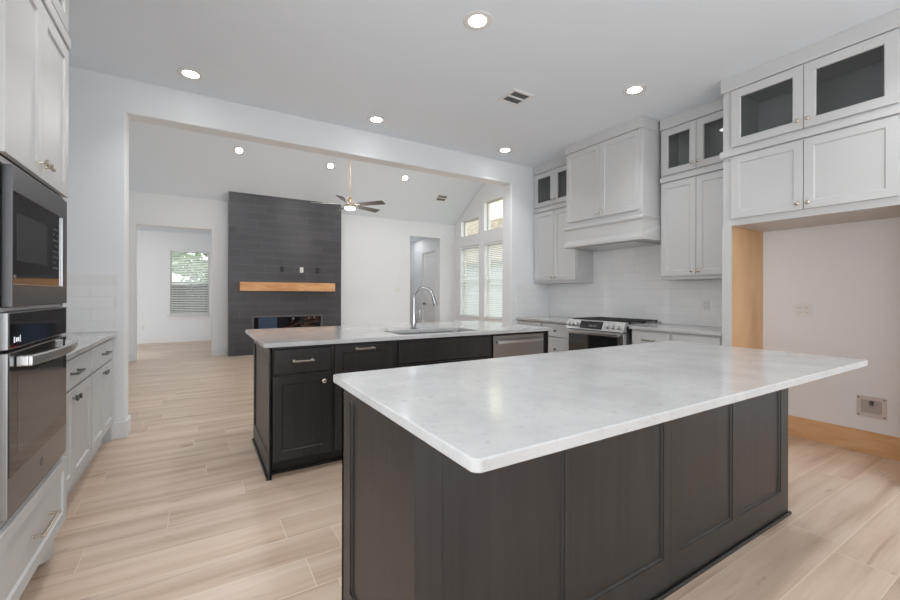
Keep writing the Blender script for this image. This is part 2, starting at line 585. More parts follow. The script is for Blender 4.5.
# facing mappers: (s along, t outward from the face plane, z)
def face_right(xf):      # things on the right wall look towards -x
    return lambda s, t, z: (xf - t, s, z)
def face_left(xf):       # things on the left wall look towards +x
    return lambda s, t, z: (xf + t, s, z)
def face_front(yf):      # things that look towards the camera, -y
    return lambda s, t, z: (s, yf - t, z)

# ------------------------------------------------------------------ the setting
XL, XR, YH, YHB, HC, HH = -1.24, 4.485, 4.465, 4.66, 3.085, 2.794
JL, JR = -0.536, 3.74
XG, YB, ZB, SLP, YRG = 5.916, 9.40, 3.10, 0.66, 7.03
ZRG = ZB + SLP * (YB - YRG)
YFR = -3.2

structure(MB().box(-3.4, 8.0, YFR - 0.2, 13.0, -0.12, 0).build('floor', 'floor'), 'wood-look plank tile floor in pale tan', 'floor')
structure(MB().box(XL - 0.15, XR + 0.15, YFR, YH, HC, HC + 0.12).build('ceiling', 'ceiling'), 'flat white kitchen ceiling with recessed lights', 'ceiling')
# vaulted living-room ceiling, two slopes
zf = ZRG - SLP * (YRG - YHB)
structure(MB().extrude([(YB + 0.15, ZB - SLP * 0.15), (YRG, ZRG), (YRG, ZRG + 0.14), (YB + 0.15, ZB - SLP * 0.15 + 0.14)], XL - 0.15, XG + 0.2, 'x').build('ceiling', 'ceiling'),
          'sloping white living room ceiling above the dark fireplace', 'ceiling')
structure(MB().extrude([(YRG, ZRG), (YHB - 0.1, zf - SLP * 0.1), (YHB - 0.1, zf - SLP * 0.1 + 0.14), (YRG, ZRG + 0.14)], XL - 0.15, XG + 0.2, 'x').build('ceiling', 'ceiling'),
          'near slope of the living room vault, hidden above the header', 'ceiling')
# left wall (kitchen + living room); its opening is added for the side fill
structure(MB().plate([(YFR, 0), (YB, 0), (YB, ZB), (YRG, ZRG), (YHB, zf), (YHB, HC + 0.1), (YFR, HC + 0.1)], [rect(-1.15, 1.65, 0.72, 2.4)], XL - 0.14, XL, 'x').build('wall_left', 'wall'), 'white wall behind the oven tower', 'wall')
structure(MB().box(XR, XR + 0.14, YFR, YH, 0, HC).build('wall_right', 'wall'), 'white wall behind the range and fridge alcove', 'wall')
# dividing wall with the wide opening
structure(MB().plate([(XL, 0), (JL, 0), (JL, HH), (JR, HH), (JR, 0), (XG, 0), (XG, zf), (XL, zf)], [], YH, YHB, 'y').build('wall_dividing', 'wall', bevel=0.012),
          'white header wall with a wide cased-free opening to the living room', 'wall')
# unseen wall behind the camera, with openings added to let light in
structure(MB().plate(rect(XL - 0.14, XR + 0.14, 0, HC), [rect(-0.7, 2.1, 0.35, 2.65), rect(2.3, 3.35, 0.02, 2.65)], YFR - 0.14, YFR, 'y').build('wall_front', 'wall'))
# living room back wall with two openings
OP1, OP2 = (-0.995, 0.243, 2.53), (4.57, 5.45, 2.72)
structure(MB().plate([(XL, 0), (OP1[0], 0), (OP1[0], OP1[2]), (OP1[1], OP1[2]), (OP1[1], 0), (OP2[0], 0), (OP2[0], OP2[2]), (OP2[1], OP2[2]), (OP2[1], 0), (XG, 0), (XG, ZB + 0.06), (XL, ZB + 0.06)], [], YB, YB + 0.14, 'y').build('wall_back', 'wall'),
          'white living room wall behind the fireplace', 'wall')
# gable wall with windows
WIN = [(8.28, 9.12, 0.68, 2.48), (7.22, 8.06, 0.68, 2.48), (8.31, 9.10, 2.745, 3.17), (7.27, 8.075, 2.775, 3.49)]
FILL_OPENING = (4.95, 6.8, 0.05, 2.5)  # unseen opening added to let more light into the living room
structure(MB().plate([(YHB, 0), (YB + 0.14, 0), (YB + 0.14, ZB - 0.05), (YRG, ZRG + 0.05), (YHB, zf + 0.05)],
                     [rect(a, b, c, d) for a, b, c, d in WIN] + [rect(*FILL_OPENING)], XG, XG + 0.17, 'x').build('wall_gable', 'wall'), 'white gable wall with blinds and transom windows', 'wall')
# far room beyond the left opening
YF = 12.55
structure(MB().plate(rect(-3.2, 1.6, 0, 2.8), [rect(-0.61, 0.238, 0.69, 2.365)], YF, YF + 0.14, 'y').build('wall_far', 'wall'), 'white end wall of the far room with a blind-covered window', 'wall')
structure(MB().box(-3.3, -3.2, YB + 0.14, YF, 0, 2.8).build('wall_far_left', 'wall'))
structure(MB().box(1.6, 1.7, YB + 0.14, YF, 0, 2.8).build('wall_far_right', 'wall'))
structure(MB().box(-3.3, 1.7, YB + 0.14, YF + 0.14, 2.8, 2.9).build('ceiling', 'ceiling'), 'ceiling of the far room', 'ceiling')
# hallway beyond the right opening
structure(MB().box(4.35, 4.45, YB + 0.14, 11.6, 0, 2.8).build('wall_hall_left', 'wall'))
structure(MB().plate([(YB + 0.14, 0), (9.66, 0), (9.66, 2.4), (10.38, 2.4), (10.38, 0), (11.6, 0), (11.6, 2.8), (YB + 0.14, 2.8)], [], 5.45, 5.55, 'x').build('wall_hall_right', 'wall'), 'hallway wall with a white door', 'wall')
structure(MB().box(4.35, 5.55, 11.6, 11.7, 0, 2.8).build('wall_hall_end', 'wall'))
structure(MB().box(4.35, 5.55, YB + 0.14, 11.7, 2.8, 2.9).build('ceiling', 'ceiling'), 'hallway ceiling', 'ceiling')
# hallway door
dr = MB(face_right(5.475)).shaker(9.67, 10.37, 0.01, 1.05, -0.04, 0, 0.11, 0.008).build('door_1', 'trim')
structure(dr, 'white panelled hallway door', 'door')
MB(face_right(5.475)).shaker(9.67, 10.37, 1.05, 2.39, -0.04, 0, 0.11, 0.008).build('door_panel', 'trim', dr)
MB().lathe((5.475, 10.28, 0.97), (-1, 0, 0), [(0.03, 0), (0.03, 0.006), (0.011, 0.01), (0.011, 0.035), (0.026, 0.045), (0.028, 0.058), (0.016, 0.07)], 16).build('door_knob', 'darkmetal', dr, smooth=True)
tr = MB(face_right(5.45))
for a, b, c, d in ((9.58, 9.66, 0, 2.48), (10.38, 10.46, 0, 2.48), (9.66, 10.38, 2.4, 2.48)):
    tr.box(a, b, 0, 0.018, c, d)
structure(tr.build('trim_1', 'trim', bevel=0.003), 'white door casing in the hallway', 'trim')
# baseboards
def baseboard(name, segs):
    mb = MB()
    for x0, x1, y0, y1 in segs:
        mb.box(x0, x1, y0, y1, 0, 0.14)
    return structure(mb.build(name, 'trim', bevel=0.004), 'white baseboard', 'baseboard')
B = 0.016
baseboard('baseboard_dividing', [(-0.63, JL + B, YH - B, YH - 0.0005), (JL + 0.0005, JL + B, YH, YHB), (JL - 0.12, JL + B, YHB + 0.0005, YHB + B), (JR - B, JR - 0.0005, YH, YHB), (JR - B, 3.86, YH - B, YH - 0.0005)])
baseboard('baseboard_back', [(XL, OP1[0], YB - B, YB - 0.0005), (OP1[1], 0.50, YB - B, YB - 0.0005), (2.74, OP2[0], YB - B, YB - 0.0005), (OP2[1], XG, YB - B, YB - 0.0005)])
baseboard('baseboard_gable', [(XG - B, XG - 0.0005, 6.9, YB - B)])
baseboard('baseboard_far', [(-3.2, 1.6, YF - B, YF - 0.0005)])
baseboard('baseboard_hall', [(4.4505, 4.45 + B, YB + 0.14, 11.6), (5.45 - B, 5.4495, 10.47, 11.6)])
# casing of the opening to the far room
tr = MB()
tr.box(OP1[0] - 0.0, OP1[0] + 0.022, YB - 0.004, YB + 0.15, 0, OP1[2])
tr.box(OP1[1] - 0.022, OP1[1], YB - 0.004, YB + 0.15, 0, OP1[2])
tr.box(OP1[0], OP1[1], YB - 0.004, YB + 0.15, OP1[2] - 0.022, OP1[2])
structure(tr.build('trim_2', 'trim', bevel=0.003), 'white lining of the opening to the far room', 'trim')

# windows ---------------------------------------------------------------
def gable_window(idx, w, label, sash=False):
    y0, y1, z0, z1 = w
    mb = MB()
    a = 0.035
    xo, xi = XG + 0.165, XG + 0.105
    mb.plate(rect(y0, y1, z0, z1), [rect(y0 + a, y1 - a, z0 + a, z1 - a)], xi, xo, 'x')
    if sash:
        zm = (z0 + z1) / 2
        mb.box(xi + 0.002, xo - 0.002, y0 + a, y1 - a, zm - 0.02, zm + 0.02)
    o = structure(mb.build('window_%d' % idx, 'vinyl', bevel=0.003), label, 'window')
    MB().box(xi + 0.028, xi + 0.033, y0 + a, y1 - a, z0 + a, z1 - a).build('window_glass', 'glass', o)
    if sash:
        MB().box(XG - 0.02, XG + 0.10, y0 - 0.03, y1 + 0.03, z0 - 0.022, z0 - 0.001).build('window_sill', 'trim', o, bevel=0.004)
    return o
gable_window(1, WIN[0], 'tall gable window farther from the kitchen, behind a white blind', True)
gable_window(2, WIN[1], 'tall gable window next to the opening, behind a white blind', True)
gable_window(3, WIN[2], 'short transom window high on the gable wall')
gable_window(4, WIN[3], 'taller transom window high on the gable wall beside the opening')
w5 = MB().plate(rect(-0.61, 0.238, 0.69, 2.365), [rect(-0.575, 0.203, 0.725, 2.33)], YF + 0.06, YF + 0.12, 'y')
w5.box(-0.575, 0.203, YF + 0.065, YF + 0.115, 1.50, 1.545)
w5 = structure(w5.build('window_5', 'vinyl', bevel=0.003), 'far room window with fence outside', 'window')
MB().box(-0.575, 0.203, YF + 0.085, YF + 0.09, 0.725, 2.33).build('window_glass', 'glass', w5)
MB().box(-0.575, 0.203, YF + 0.112, YF + 0.113, 0.725, 1.50).build('insect_screen', 'screen', w5, label='grey insect screen over the lower sash')
MB().box(-0.68, 0.31, YF - 0.05, YF + 0.055, 0.665, 0.689).box(-0.64, 0.27, YF - 0.014, YF - 0.0005, 0.57, 0.663).build('window_sill', 'trim', w5, bevel=0.004)
wp = structure(MB().plate(rect(*FILL_OPENING), [rect(FILL_OPENING[0] + .07, 5.84, .12, 2.43), rect(5.91, FILL_OPENING[1] - .07, .12, 2.43)], XG + 0.08, XG + 0.14, 'x').build('window_6', 'vinyl'), 'unseen patio doors added beside the kitchen opening for light', 'window')
MB().box(XG + 0.108, XG + 0.113, FILL_OPENING[0] + .07, FILL_OPENING[1] - .07, .12, 2.43).build('window_glass', 'glass', wp)

def blind(label, w, axis, plane, tilt, group=None):
    a0, a1, z0, z1 = w
    t = thing('window_blind', label, 'blind', ((plane, (a0 + a1) / 2, z1) if axis == 'x' else ((a0 + a1) / 2, plane, z1)), group)
    mp = (lambda s, tt, z: (plane - tt, s, z)) if axis == 'x' else (lambda s, tt, z: (s, plane - tt, z))
    MB(mp).box(a0, a1, -0.03, 0.03, z1 - 0.05, z1).build('headrail', 'blind', t, bevel=0.003)
    MB(mp).box(a0 + .004, a1 - .004, -0.025, 0.025, z0 + .004, z0 + 0.03).build('bottom_rail', 'blind', t, bevel=0.003)
    sl = MB(mp)
    n = int((z1 - z0 - 0.10) / 0.043)
    c, s = 0.0245 * math.cos(tilt), 0.0245 * math.sin(tilt)
    for k in range(n):
        z = z0 + 0.052 + k * (z1 - z0 - 0.115) / (n - 1)
        h = 0.0013
        vs = [(a, tt, zz) for a in (a0 + .004, a1 - .004) for tt, zz in ((-c, z + s - h), (c, z - s - h), (c, z - s + h), (-c, z + s + h))]
        sl.add(vs, [(0, 1, 2, 3), (4, 7, 6, 5), (0, 4, 5, 1), (1, 5, 6, 2), (2, 6, 7, 3), (3, 7, 4, 0)])
    sl.build('slats', 'blind', t)
    w_ = MB(mp)
    for q in (0.15, 0.85):
        x = a0 + (a1 - a0) * q
        w_.box(x - .001, x + .001, 0.024, 0.026, z0 + .03, z1 - .05)
        w_.box(x - .001, x + .001, -0.026, -0.024, z0 + .03, z1 - .05)
    w_.build('ladder_cords', 'blind', t)
    MB(mp).cyl((a0 + .07, 0.036, z1 - 0.05), (a0 + .07, 0.036, z1 - 0.75), 0.004, n=8).build('tilt_wand', 'blind', t)
    return t
blind('white slatted blind in the tall gable window farther from the kitchen', (8.29, 9.11, 0.685, 2.475), 'x', XG + 0.05, math.radians(38), 'gable window blinds')
blind('white slatted blind in the tall gable window next to the opening edge', (7.23, 8.05, 0.685, 2.475), 'x', XG + 0.05, math.radians(38), 'gable window blinds')
blind('white blind with open slats over the far room window facing a fence', (-0.60, 0.228, 0.695, 2.36), 'y', YF + 0.022, math.radians(27))

# outside ---------------------------------------------------------------
tag(MB().box(-14, 30, 13.2, 40, -0.45, -0.352).box(6.3, 30, -6, 13.2, -0.45, -0.352).build('lawn', 'grass'), 'green lawn outside beyond the windows', 'lawn', kind='stuff')
fn = thing('fence', 'weathered board fence seen through the far room window', 'fence', (0, 17.5, -0.35))
bd = MB()
x = -7.0
while x < 5.5:
    bd.box(x, x + 0.135, 17.5, 17.52, -0.35, 1.52 + 0.01 * math.sin(x * 7))
    x += 0.14
bd.build('fence_boards', 'fence', fn)
MB().box(-7, 5.5, 17.521, 17.56, 0.0, 0.09).box(-7, 5.5, 17.521, 17.56, 1.2, 1.29).build('fence_rails', 'fence', fn)
def tree(label, x, y, h, r):
    t = thing('tree', label, 'tree', (x, y, -0.35), 'trees beyond the fence')
    MB().cyl((x, y, -0.35), (x, y, h * 0.6), 0.14, 0.07, 10).build('trunk', 'bark', t, smooth=True)
    mb = MB()
    rnd = random.Random(int(x * 10))
    for k in range(900):
        d = Vector((rnd.gauss(0, 1), rnd.gauss(0, 1), rnd.gauss(0, 1))).normalized() * r * (0.35 + 0.65 * rnd.random() ** 0.4)
        c = Vector((x, y, h * 0.72)) + Vector((d.x, d.y, d.z * 1.1))
        u = Vector((rnd.gauss(0, 1), rnd.gauss(0, 1), rnd.gauss(0, 1))).normalized() * 0.22
        v = u.orthogonal().normalized() * 0.14
        mb.add([tuple(c - u), tuple(c + v), tuple(c + u), tuple(c - v)], [(0, 1, 2, 3)])
    mb.build('crown', 'leaf', t)
tree('leafy green tree beyond the fence, right side of the far room window', 0.4, 21.5, 4.6, 1.7)
tree('leafy green tree beyond the fence, left side of the far room window', -4.4, 23.0, 5.2, 2.0)
nb = thing('neighbouring_house', 'cream house with brown shingle roofs seen through the transom windows', 'house', (14.5, 17, -0.35))
MB().box(10.6, 13.5, 8.0, 26.0, -0.35, 2.95).build('lower_wall', 'greysiding', nb)
MB().extrude([(10.1, 2.62), (13.5, 5.27), (13.5, 5.17), (10.1, 2.52)], 7.6, 26.4, 'y').build('lower_roof', 'shingle', nb)
MB().box(13.5, 18, 11.0, 18.45, 2.95, 7.6).build('upper_wall', 'siding', nb)
MB().extrude([(13.3, 5.10), (16.5, 7.6), (16.5, 7.5), (13.3, 5.0)], 18.45, 26.4, 'y').build('side_roof', 'shingle', nb)
MB().extrude([(13.0, 7.5), (15.8, 9.4), (18.5, 7.5)], 10.6, 18.8, 'y').build('upper_roof', 'shingle', nb)

# ------------------------------------------------------------------ kitchen cabinetry
def knob(parent, mp, s, z, t, m='nickel', r=0.0155):
    a = Vector(mp(s, t, z))
    d = (Vector(mp(s, t + 1, z)) - a).normalized()
    return MB().lathe(tuple(a), tuple(d), [(0.008, -0.001), (0.0075, 0.002), (0.0055, 0.005), (0.0055, 0.014), (r * 0.8, 0.017), (r, 0.021), (r, 0.026), (r * 0.75, 0.029)], 20).build('knob', m, parent, smooth=True)

def pull(parent, mp, s, z, t, length=0.13, m='nickel', proj=0.032):
    mb = MB(mp)
    h = length / 2
    for q in (-1, 1):
        mb.box(s + q * (h - .012) - .006, s + q * (h - .012) + .006, t - .001, t + proj, z - .006, z + .006)
        mb.box(s + q * (h - .012) - .009, s + q * (h - .012) + .009, t - .0005, t + .004, z - .009, z + .009)
    mb.box(s - h, s + h, t + proj - .007, t + proj + .005, z - .006, z + .006)
    return mb.build('handle', m, parent, bevel=0.0022)

def shaker_door(parent, mp, s0, s1, z0, z1, m='cab', t0=0.001, t1=0.021, knob_at=None, fr=0.057, glass=False, km='nickel', name='door', frb=None):
    d = MB(mp).shaker(s0, s1, z0, z1, t0, t1, fr=fr, glass=glass, frb=frb).build(name, m, parent, bevel=0.0012)
    if glass:
        MB(mp).box(s0 + fr, s1 - fr, t0 + .005, t0 + .009, z0 + fr, z1 - fr).build('glass_pane', 'cabglass', d)
    if knob_at:
        knob(d, mp, knob_at[0], knob_at[1], t1, km)
    return d

def slab_drawer(parent, mp, s0, s1, z0, z1, m='cab', t0=0.001, t1=0.021, pull_len=0, knob_mid=False, km='nickel'):
    e = 0.008
    vs = []
    for i, t in ((0, t0), (0, t1 - .005), (e, t1)):
        vs += [(s0 + i, t, z0 + i), (s1 - i, t, z0 + i), (s1 - i, t, z1 - i), (s0 + i, t, z1 - i)]
    fs = [(0, 1, 2, 3), (8, 9, 10, 11)]
    for i in range(2):
        for k in range(4):
            fs.append((4 * i + k, 4 * i + (k + 1) % 4, 4 * i + 4 + (k + 1) % 4, 4 * i + 4 + k))
    d = MB(mp).add(vs, fs).build('drawer', m, parent, bevel=0.001)
    if pull_len:
        pull(d, mp, (s0 + s1) / 2, (z0 + z1) / 2, t1, pull_len, km)
    if knob_mid:
        knob(d, mp, (s0 + s1) / 2, (z0 + z1) / 2, t1, km)
    return d

def hollow(mp, s0, s1, z0, z1, depth, th=0.018):
    """open-fronted box made of five boards"""
    mb = MB(mp)
    mb.box(s0, s0 + th, -depth, 0, z0, z1)
    mb.box(s1 - th, s1, -depth, 0, z0, z1)
    mb.box(s0 + th, s1 - th, -depth, 0, z0, z0 + th)
    mb.box(s0 + th, s1 - th, -depth, 0, z1 - th, z1)
    mb.box(s0 + th, s1 - th, -depth, -depth + .008, z0 + th, z1 - th)
    return mb

GAPW = 0.0025
ZLT, ZUB, ZUT = 2.40, 2.485, 2.96      # lower door top, glass door bottom, glass door top

def crown(parent, mp, s0, s1, ends=(True, True)):
    """stepped crown board up to the ceiling"""
    e0, e1 = (0.012 if ends[0] else 0), (0.012 if ends[1] else 0)
    mb = MB(mp)
    mb.box(s0 - e0, s1 + e1, -0.05, 0.0255, 2.968, HC - 0.001)
    return mb.build('crown_moulding', 'cab', parent, bevel=0.004)

def stacked_wall_cabinets(s0, s1, xf, depth, z0, lab, low_doors, knob_z, ends, group_low, group_top, zdoor0, stile=(0.02, 0.02), side_st=None):
    mp = face_right(xf)
    mid = (s0 + s1) / 2
    a, b = s0 + stile[0], s1 - stile[1]
    m = (a + b) / 2
    lo = thing('wall_cabinet', lab[0], 'cabinet', tuple(mp(mid, 0, z0)), group_low)
    MB(mp).box(s0, s1, -depth, 0, z0, 2.435).build('carcass', 'cab', lo, bevel=0.0015)
    shaker_door(lo, mp, a, m - GAPW / 2 - .001, zdoor0, ZLT, knob_at=(m - .032, knob_z))
    shaker_door(lo, mp, m + GAPW / 2 + .001, b, zdoor0, ZLT, knob_at=(m + .032, knob_z))
    MB(mp).box(s0 - (0.016 if ends[0] else 0), s1 + (0.016 if ends[1] else 0), 0.0005, 0.028, 2.412, 2.4655).build('ledge_moulding', 'cab', lo, bevel=0.004)
    up = thing('display_cabinet', lab[1], 'cabinet', tuple(mp(mid, 0, 2.436)), group_top)
    hollow(mp, s0, s1, 2.437, 3.06, depth).build('carcass', 'cab', up)
    fr = MB(mp)
    fr.box(s0, a + .03, -0.019, 0.0008, 2.455, 3.04)
    fr.box(b - .03, s1, -0.019, 0.0008, 2.455, 3.04)
    fr.box(m - .028, m + .028, -0.019, 0.0008, 2.51, 2.94)
    fr.box(a + .03, b - .03, -0.019, 0.0008, 2.4555, 2.51)
    fr.box(a + .03, b - .03, -0.019, 0.0008, 2.94, 3.04)
    fr.build('face_frame', 'cab', up)
    shaker_door(up, mp, a, m - GAPW / 2 - .001, ZUB, ZUT, knob_at=(m - .030, ZUB + .06), glass=True, fr=0.062)
    shaker_door(up, mp, m + GAPW / 2 + .001, b, ZUB, ZUT, knob_at=(m + .030, ZUB + .06), glass=True, fr=0.062)
    crown(up, mp, s0, s1, ends)
    return lo, up

XU = 4.176       # wall-cabinet face (doors stand 21 mm proud)
DU = XR - XU - 0.002
stacked_wall_cabinets(3.655, 4.462, XU, DU, 1.395,
    ('pale grey two-door wall cabinet left of the range hood, beside the opening', 'small glass-fronted cabinet at ceiling left of the range hood'),
    2, 1.475, (False, False), None, None, 1.432)
stacked_wall_cabinets(1.797, 2.538, XU, DU, 1.395,
    ('pale grey two-door wall cabinet between the range hood and fridge alcove', 'small glass-fronted cabinet at ceiling right of the range hood'),
    2, 1.475, (False, False), None, None, 1.432, stile=(0.022, 0.02))
XF = 3.861       # fridge cabinet face
DF = XR - XF - 0.002
stacked_wall_cabinets(0.672, 1.788, XF, DF, 1.826,
    ('wide pale grey cabinet with two plain doors directly over the fridge alcove', 'large glass-fronted cabinet at ceiling over the fridge alcove'),
    2, 1.925, (False, True), None, None, 1.882, stile=(0.072, 0.072))

# fridge alcove end panels
pn = thing('refrigerator_end_panel', 'tall end panel left of the fridge alcove, raw maple inside, grey edge', 'panel', (XF, 1.758, 0))
MB().box(XF, XR - 0.001, 1.733, 1.784, 0, 1.824).build('maple_board', 'maple', pn, label='raw light maple face')
MB().box(XF - 0.019, XF - 0.0005, 1.716, 1.788, 0, 1.824).build('front_edge', 'cab', pn, bevel=0.0015, label='pale grey painted edge')
pn = thing('refrigerator_end_panel', 'tall end panel right of the fridge alcove, at the frame edge', 'panel', (XF, 0.70, 0))
MB().box(XF, XR - 0.001, 0.675, 0.725, 0, 1.824).build('maple_board', 'maple', pn)
MB().box(XF - 0.019, XF - 0.0005, 0.672, 0.728, 0, 1.824).build('front_edge', 'cab', pn, bevel=0.0015)
bb = MB().box(XR - 0.019, XR - 0.0005, 0.727, 1.731, 0, 0.173).build('baseboard_alcove', 'pine', bevel=0.002)
structure(bb, 'raw wood board along the bottom of the fridge alcove', 'baseboard')

# range hood -------------------------------------------------------------
XHD = 3.905
mp = face_right(XHD)
DH = XR - XHD - 0.002
hd = thing('range_hood', 'pale grey wooden range hood with two doors and flared apron above the range', 'range hood', (XHD, 3.075, 1.81))
H0, H1 = 2.568, 3.60
MB(mp).box(H0, H1, -DH, 0, 2.06, 3.06).build('upper_box', 'cab', hd, bevel=0.0015)
a, b, m = H0 + 0.03, H1 - 0.03, (H0 + H1) / 2
shaker_door(hd, mp, a, m - .002, 2.125, ZUT, knob_at=(m - .036, 2.17))
shaker_door(hd, mp, m + .002, b, 2.125, ZUT, knob_at=(m + .036, 2.17))
MB(mp).box(H0 - .008, H1 + .008, -DH, 0.0255, 2.968, HC - .001).build('crown_moulding', 'cab', hd, bevel=0.004)
ap = MB(mp)
prof = [(-DH, 2.065), (0.026, 2.065), (0.030, 2.055), (0.030, 2.035), (0.012, 2.022), (0.012, 1.89), (0.022, 1.855), (0.026, 1.845), (0.026, 1.815), (-DH, 1.815)]
off = [0, 0.020, 0.024, 0.024, 0.006, 0.006, 0.022, 0.027, 0.027, 0]
vs, fs = [], []
for side in (0, 1):
    for (t, z), e in zip(prof, [0.020, 0.020, 0.024, 0.024, 0.006, 0.006, 0.014, 0.018, 0.018, 0.018]):
        vs.append(((H0 - min(e, .026)) if side == 0 else (H1 + e), t, z))
n = len(prof)
fs = [(k, (k + 1) % n, n + (k + 1) % n, n + k) for k in range(n)] + [tuple(range(n))[::-1], tuple(range(n, 2 * n))]
ap.add(vs, fs).build('apron', 'cab', hd, bevel=0.002)
MB(mp).box(H0 + .12, H1 - .12, -DH + .05, -0.06, 1.806, 1.814).build('vent_insert', 'steel', hd, bevel=0.002)

# base cabinets along the right wall --------------------------------------
XBF = 3.879
mpb = face_right(XBF)
DB = XR - XBF - 0.002
def right_base(s0, s1, label, fronts, group=None):
    t = thing('base_cabinet', label, 'cabinet', (XBF, (s0 + s1) / 2, 0), group)
    MB(mpb).box(s0, s1, -DB, 0, 0.105, 0.883).build('carcass', 'cab', t, bevel=0.001)
    MB(mpb).box(s0, s1, -DB, -0.075, 0, 0.104).build('toe_kick', 'cab', t)
    fronts(t)
    return t
def three_drawers(s0, s1, knobs=False):
    def go(t):
        for z0, z1 in ((0.70, 0.862), (0.41, 0.685), (0.12, 0.395)):
            slab_drawer(t, mpb, s0 + .015, s1 - .015, z0, z1, pull_len=0 if knobs else 0.14, knob_mid=knobs, km='darkmetal' if knobs else 'nickel')
    return go
def drawer_door(s0, s1):
    def go(t):
        slab_drawer(t, mpb, s0 + .015, s1 - .015, 0.70, 0.862)
        shaker_door(t, mpb, s0 + .015, s1 - .015, 0.12, 0.685, knob_at=(s0 + .05, 0.62))
    return go
right_base(3.985, 4.462, 'pale grey corner base cabinet left of the range, against the dividing wall', drawer_door(3.985, 4.462))
right_base(3.478, 3.983, 'pale grey drawer base cabinet immediately left of the range', three_drawers(3.478, 3.983, True))
right_base(2.25, 2.672, 'pale grey drawer base cabinet immediately right of the range', three_drawers(2.25, 2.672))
right_base(1.792, 2.248, 'pale grey base cabinet beside the tall maple end panel', drawer_door(1.792, 2.248))
XCF = 3.836
tag(MB().box(XCF, XR - 0.002, 3.474, YH - 0.002, 0.8845, 0.914).build('worktop', 'quartz', bevel=0.003), 'white quartz worktop left of the range', 'worktop')
tag(MB().box(XCF, XR - 0.002, 1.79, 2.676, 0.8845, 0.914).build('worktop', 'quartz', bevel=0.003), 'white quartz worktop between the range and fridge alcove', 'worktop')
# tile backsplash
tag(MB().box(XR - 0.009, XR - 0.0005, 1.79, YH - 0.011, 0.915, 1.394).box(XR - 0.009, XR - 0.0005, 2.54, 3.653, 1.394, 1.812).build('tile_backsplash', 'splash1'), 'white subway tile backsplash behind the range', 'backsplash')
tag(MB().box(XCF, XR - 0.0005, YH - 0.009, YH - 0.0005, 0.915, 1.394).build('tile_backsplash', 'splash0', bevel=0.001), 'narrow white tile return at the end of the range worktop', 'backsplash')

def outlet(label, mp, s, z, gangs=1, kind='outlet', m='plastic', t=0.0005, cat='outlet'):
    o = thing('electrical_outlet' if kind == 'outlet' else 'light_switch', label, cat, tuple(mp(s, 0, z)))
    w = 0.036 + 0.023 * (gangs - 1)
    MB(mp).box(s - w, s + w, t, t + .006, z - .058, z + .058).build('cover_plate', m, o, bevel=0.002)
    for g in range(gangs):
        c = s + (g - (gangs - 1) / 2) * 0.046
        if kind == 'outlet':
            for q in (-.02, .02):
                MB(mp).box(c - .013, c + .013, t + .006, t + .0085, z + q - .014, z + q + .014).build('socket', m, o, bevel=0.001)
                MB(mp).box(c - .008, c - .006, t + .0086, t + .009, z + q - .006, z + q + .006).box(c + .006, c + .008, t + .0086, t + .009, z + q - .006, z + q + .006).build('socket_slots', 'slot', o)
        else:
            MB(mp).box(c - .013, c + .013, t + .006, t + .010, z - .028, z + .028).build('rocker', m, o, bevel=0.001)
    return o
outlet('white outlet on the subway tile right of the range', face_right(XR - 0.009), 2.235, 1.13)
outlet('white double outlet on the grey wall of the fridge alcove', face_right(XR), 1.432, 1.11, 2)

# water supply box in the alcove
mp = face_right(XR)
wb = thing('water_supply_box', 'square white ice maker supply box set low in the alcove wall', 'supply box', (XR, 1.0, 0.28))
fl = MB(mp)
y0, y1, z0, z1 = 0.925, 1.094, 0.282, 0.447
fl.add([(p[0], t, p[1]) for t in (0.0005, 0.007) for p in rect(y0, y1, z0, z1) + rect(y0 + .026, y1 - .026, z0 + .034, z1 - .028)],
       [(0, 1, 5, 4), (1, 2, 6, 5), (2, 3, 7, 6), (3, 0, 4, 7), (8, 9, 13, 12), (9, 10, 14, 13), (10, 11, 15, 14), (11, 8, 12, 15),
        (0, 1, 9, 8), (1, 2, 10, 9), (2, 3, 11, 10), (3, 0, 8, 11), (4, 5, 13, 12), (5, 6, 14, 13), (6, 7, 15, 14), (7, 4, 12, 15)])
fl.build('flange', 'greyplastic', wb, bevel=0.0015)
MB(mp).box(y0 + .026, y1 - .026, 0.0006, 0.0016, z0 + .034, z1 - .028).build('recess_back', mat('recess_grey', s2l((176, 168, 164)), 0.6, noise=0.05), wb)
for py in (y0 + .012, y1 - .012):
    for pz in (z0 + .016, z1 - .014):
        MB(mp).cyl((py, 0.0071, pz), (py, 0.0095, pz), 0.006, n=12).build('screw', 'darkmetal', wb)
MB(mp).cyl((1.008, 0.002, z1 - .045), (1.008, 0.02, z1 - .045), 0.011, n=14).box(.998, 1.018, .013, .019, z1 - .066, z1 - .040).build('valve', 'darkmetal', wb, label='small dark shut-off valve')

# ------------------------------------------------------------------ range
XRG = 3.765
mp = face_right(XRG)
rg = thing('gas_range', 'stainless slide-in gas range with black grates and window door', 'range', (XRG, 3.075, 0))
R0, R1 = 2.686, 3.462
MB().box(XRG + 0.045, 4.44, R0, R1, 0.09, 0.905).build('body', 'steeldk', rg, bevel=0.002)
MB().box(XRG + 0.09, 4.40, R0 + .03, R1 - .03, 0, 0.089).build('plinth', 'black', rg)
cp = MB()
cp.extrude([(XRG - 0.012, 0.842), (XRG + 0.03, 0.945), (XRG + 0.075, 0.948), (XRG + 0.075, 0.842)], R0, R1, 'y')
cp.build('control_panel', 'steel', rg, bevel=0.003)
nrm = Vector((-0.103, 0, 0.042)).normalized()
def on_panel(y, k, off=0.0):
    p = Vector((XRG - 0.012, y, 0.842)).lerp(Vector((XRG + 0.03, y, 0.945)), k)
    return p + nrm * off
ds = MB()
q = [on_panel(2.958, .12, .0006), on_panel(3.262, .12, .0006), on_panel(3.262, .93, .0006), on_panel(2.958, .93, .0006)]
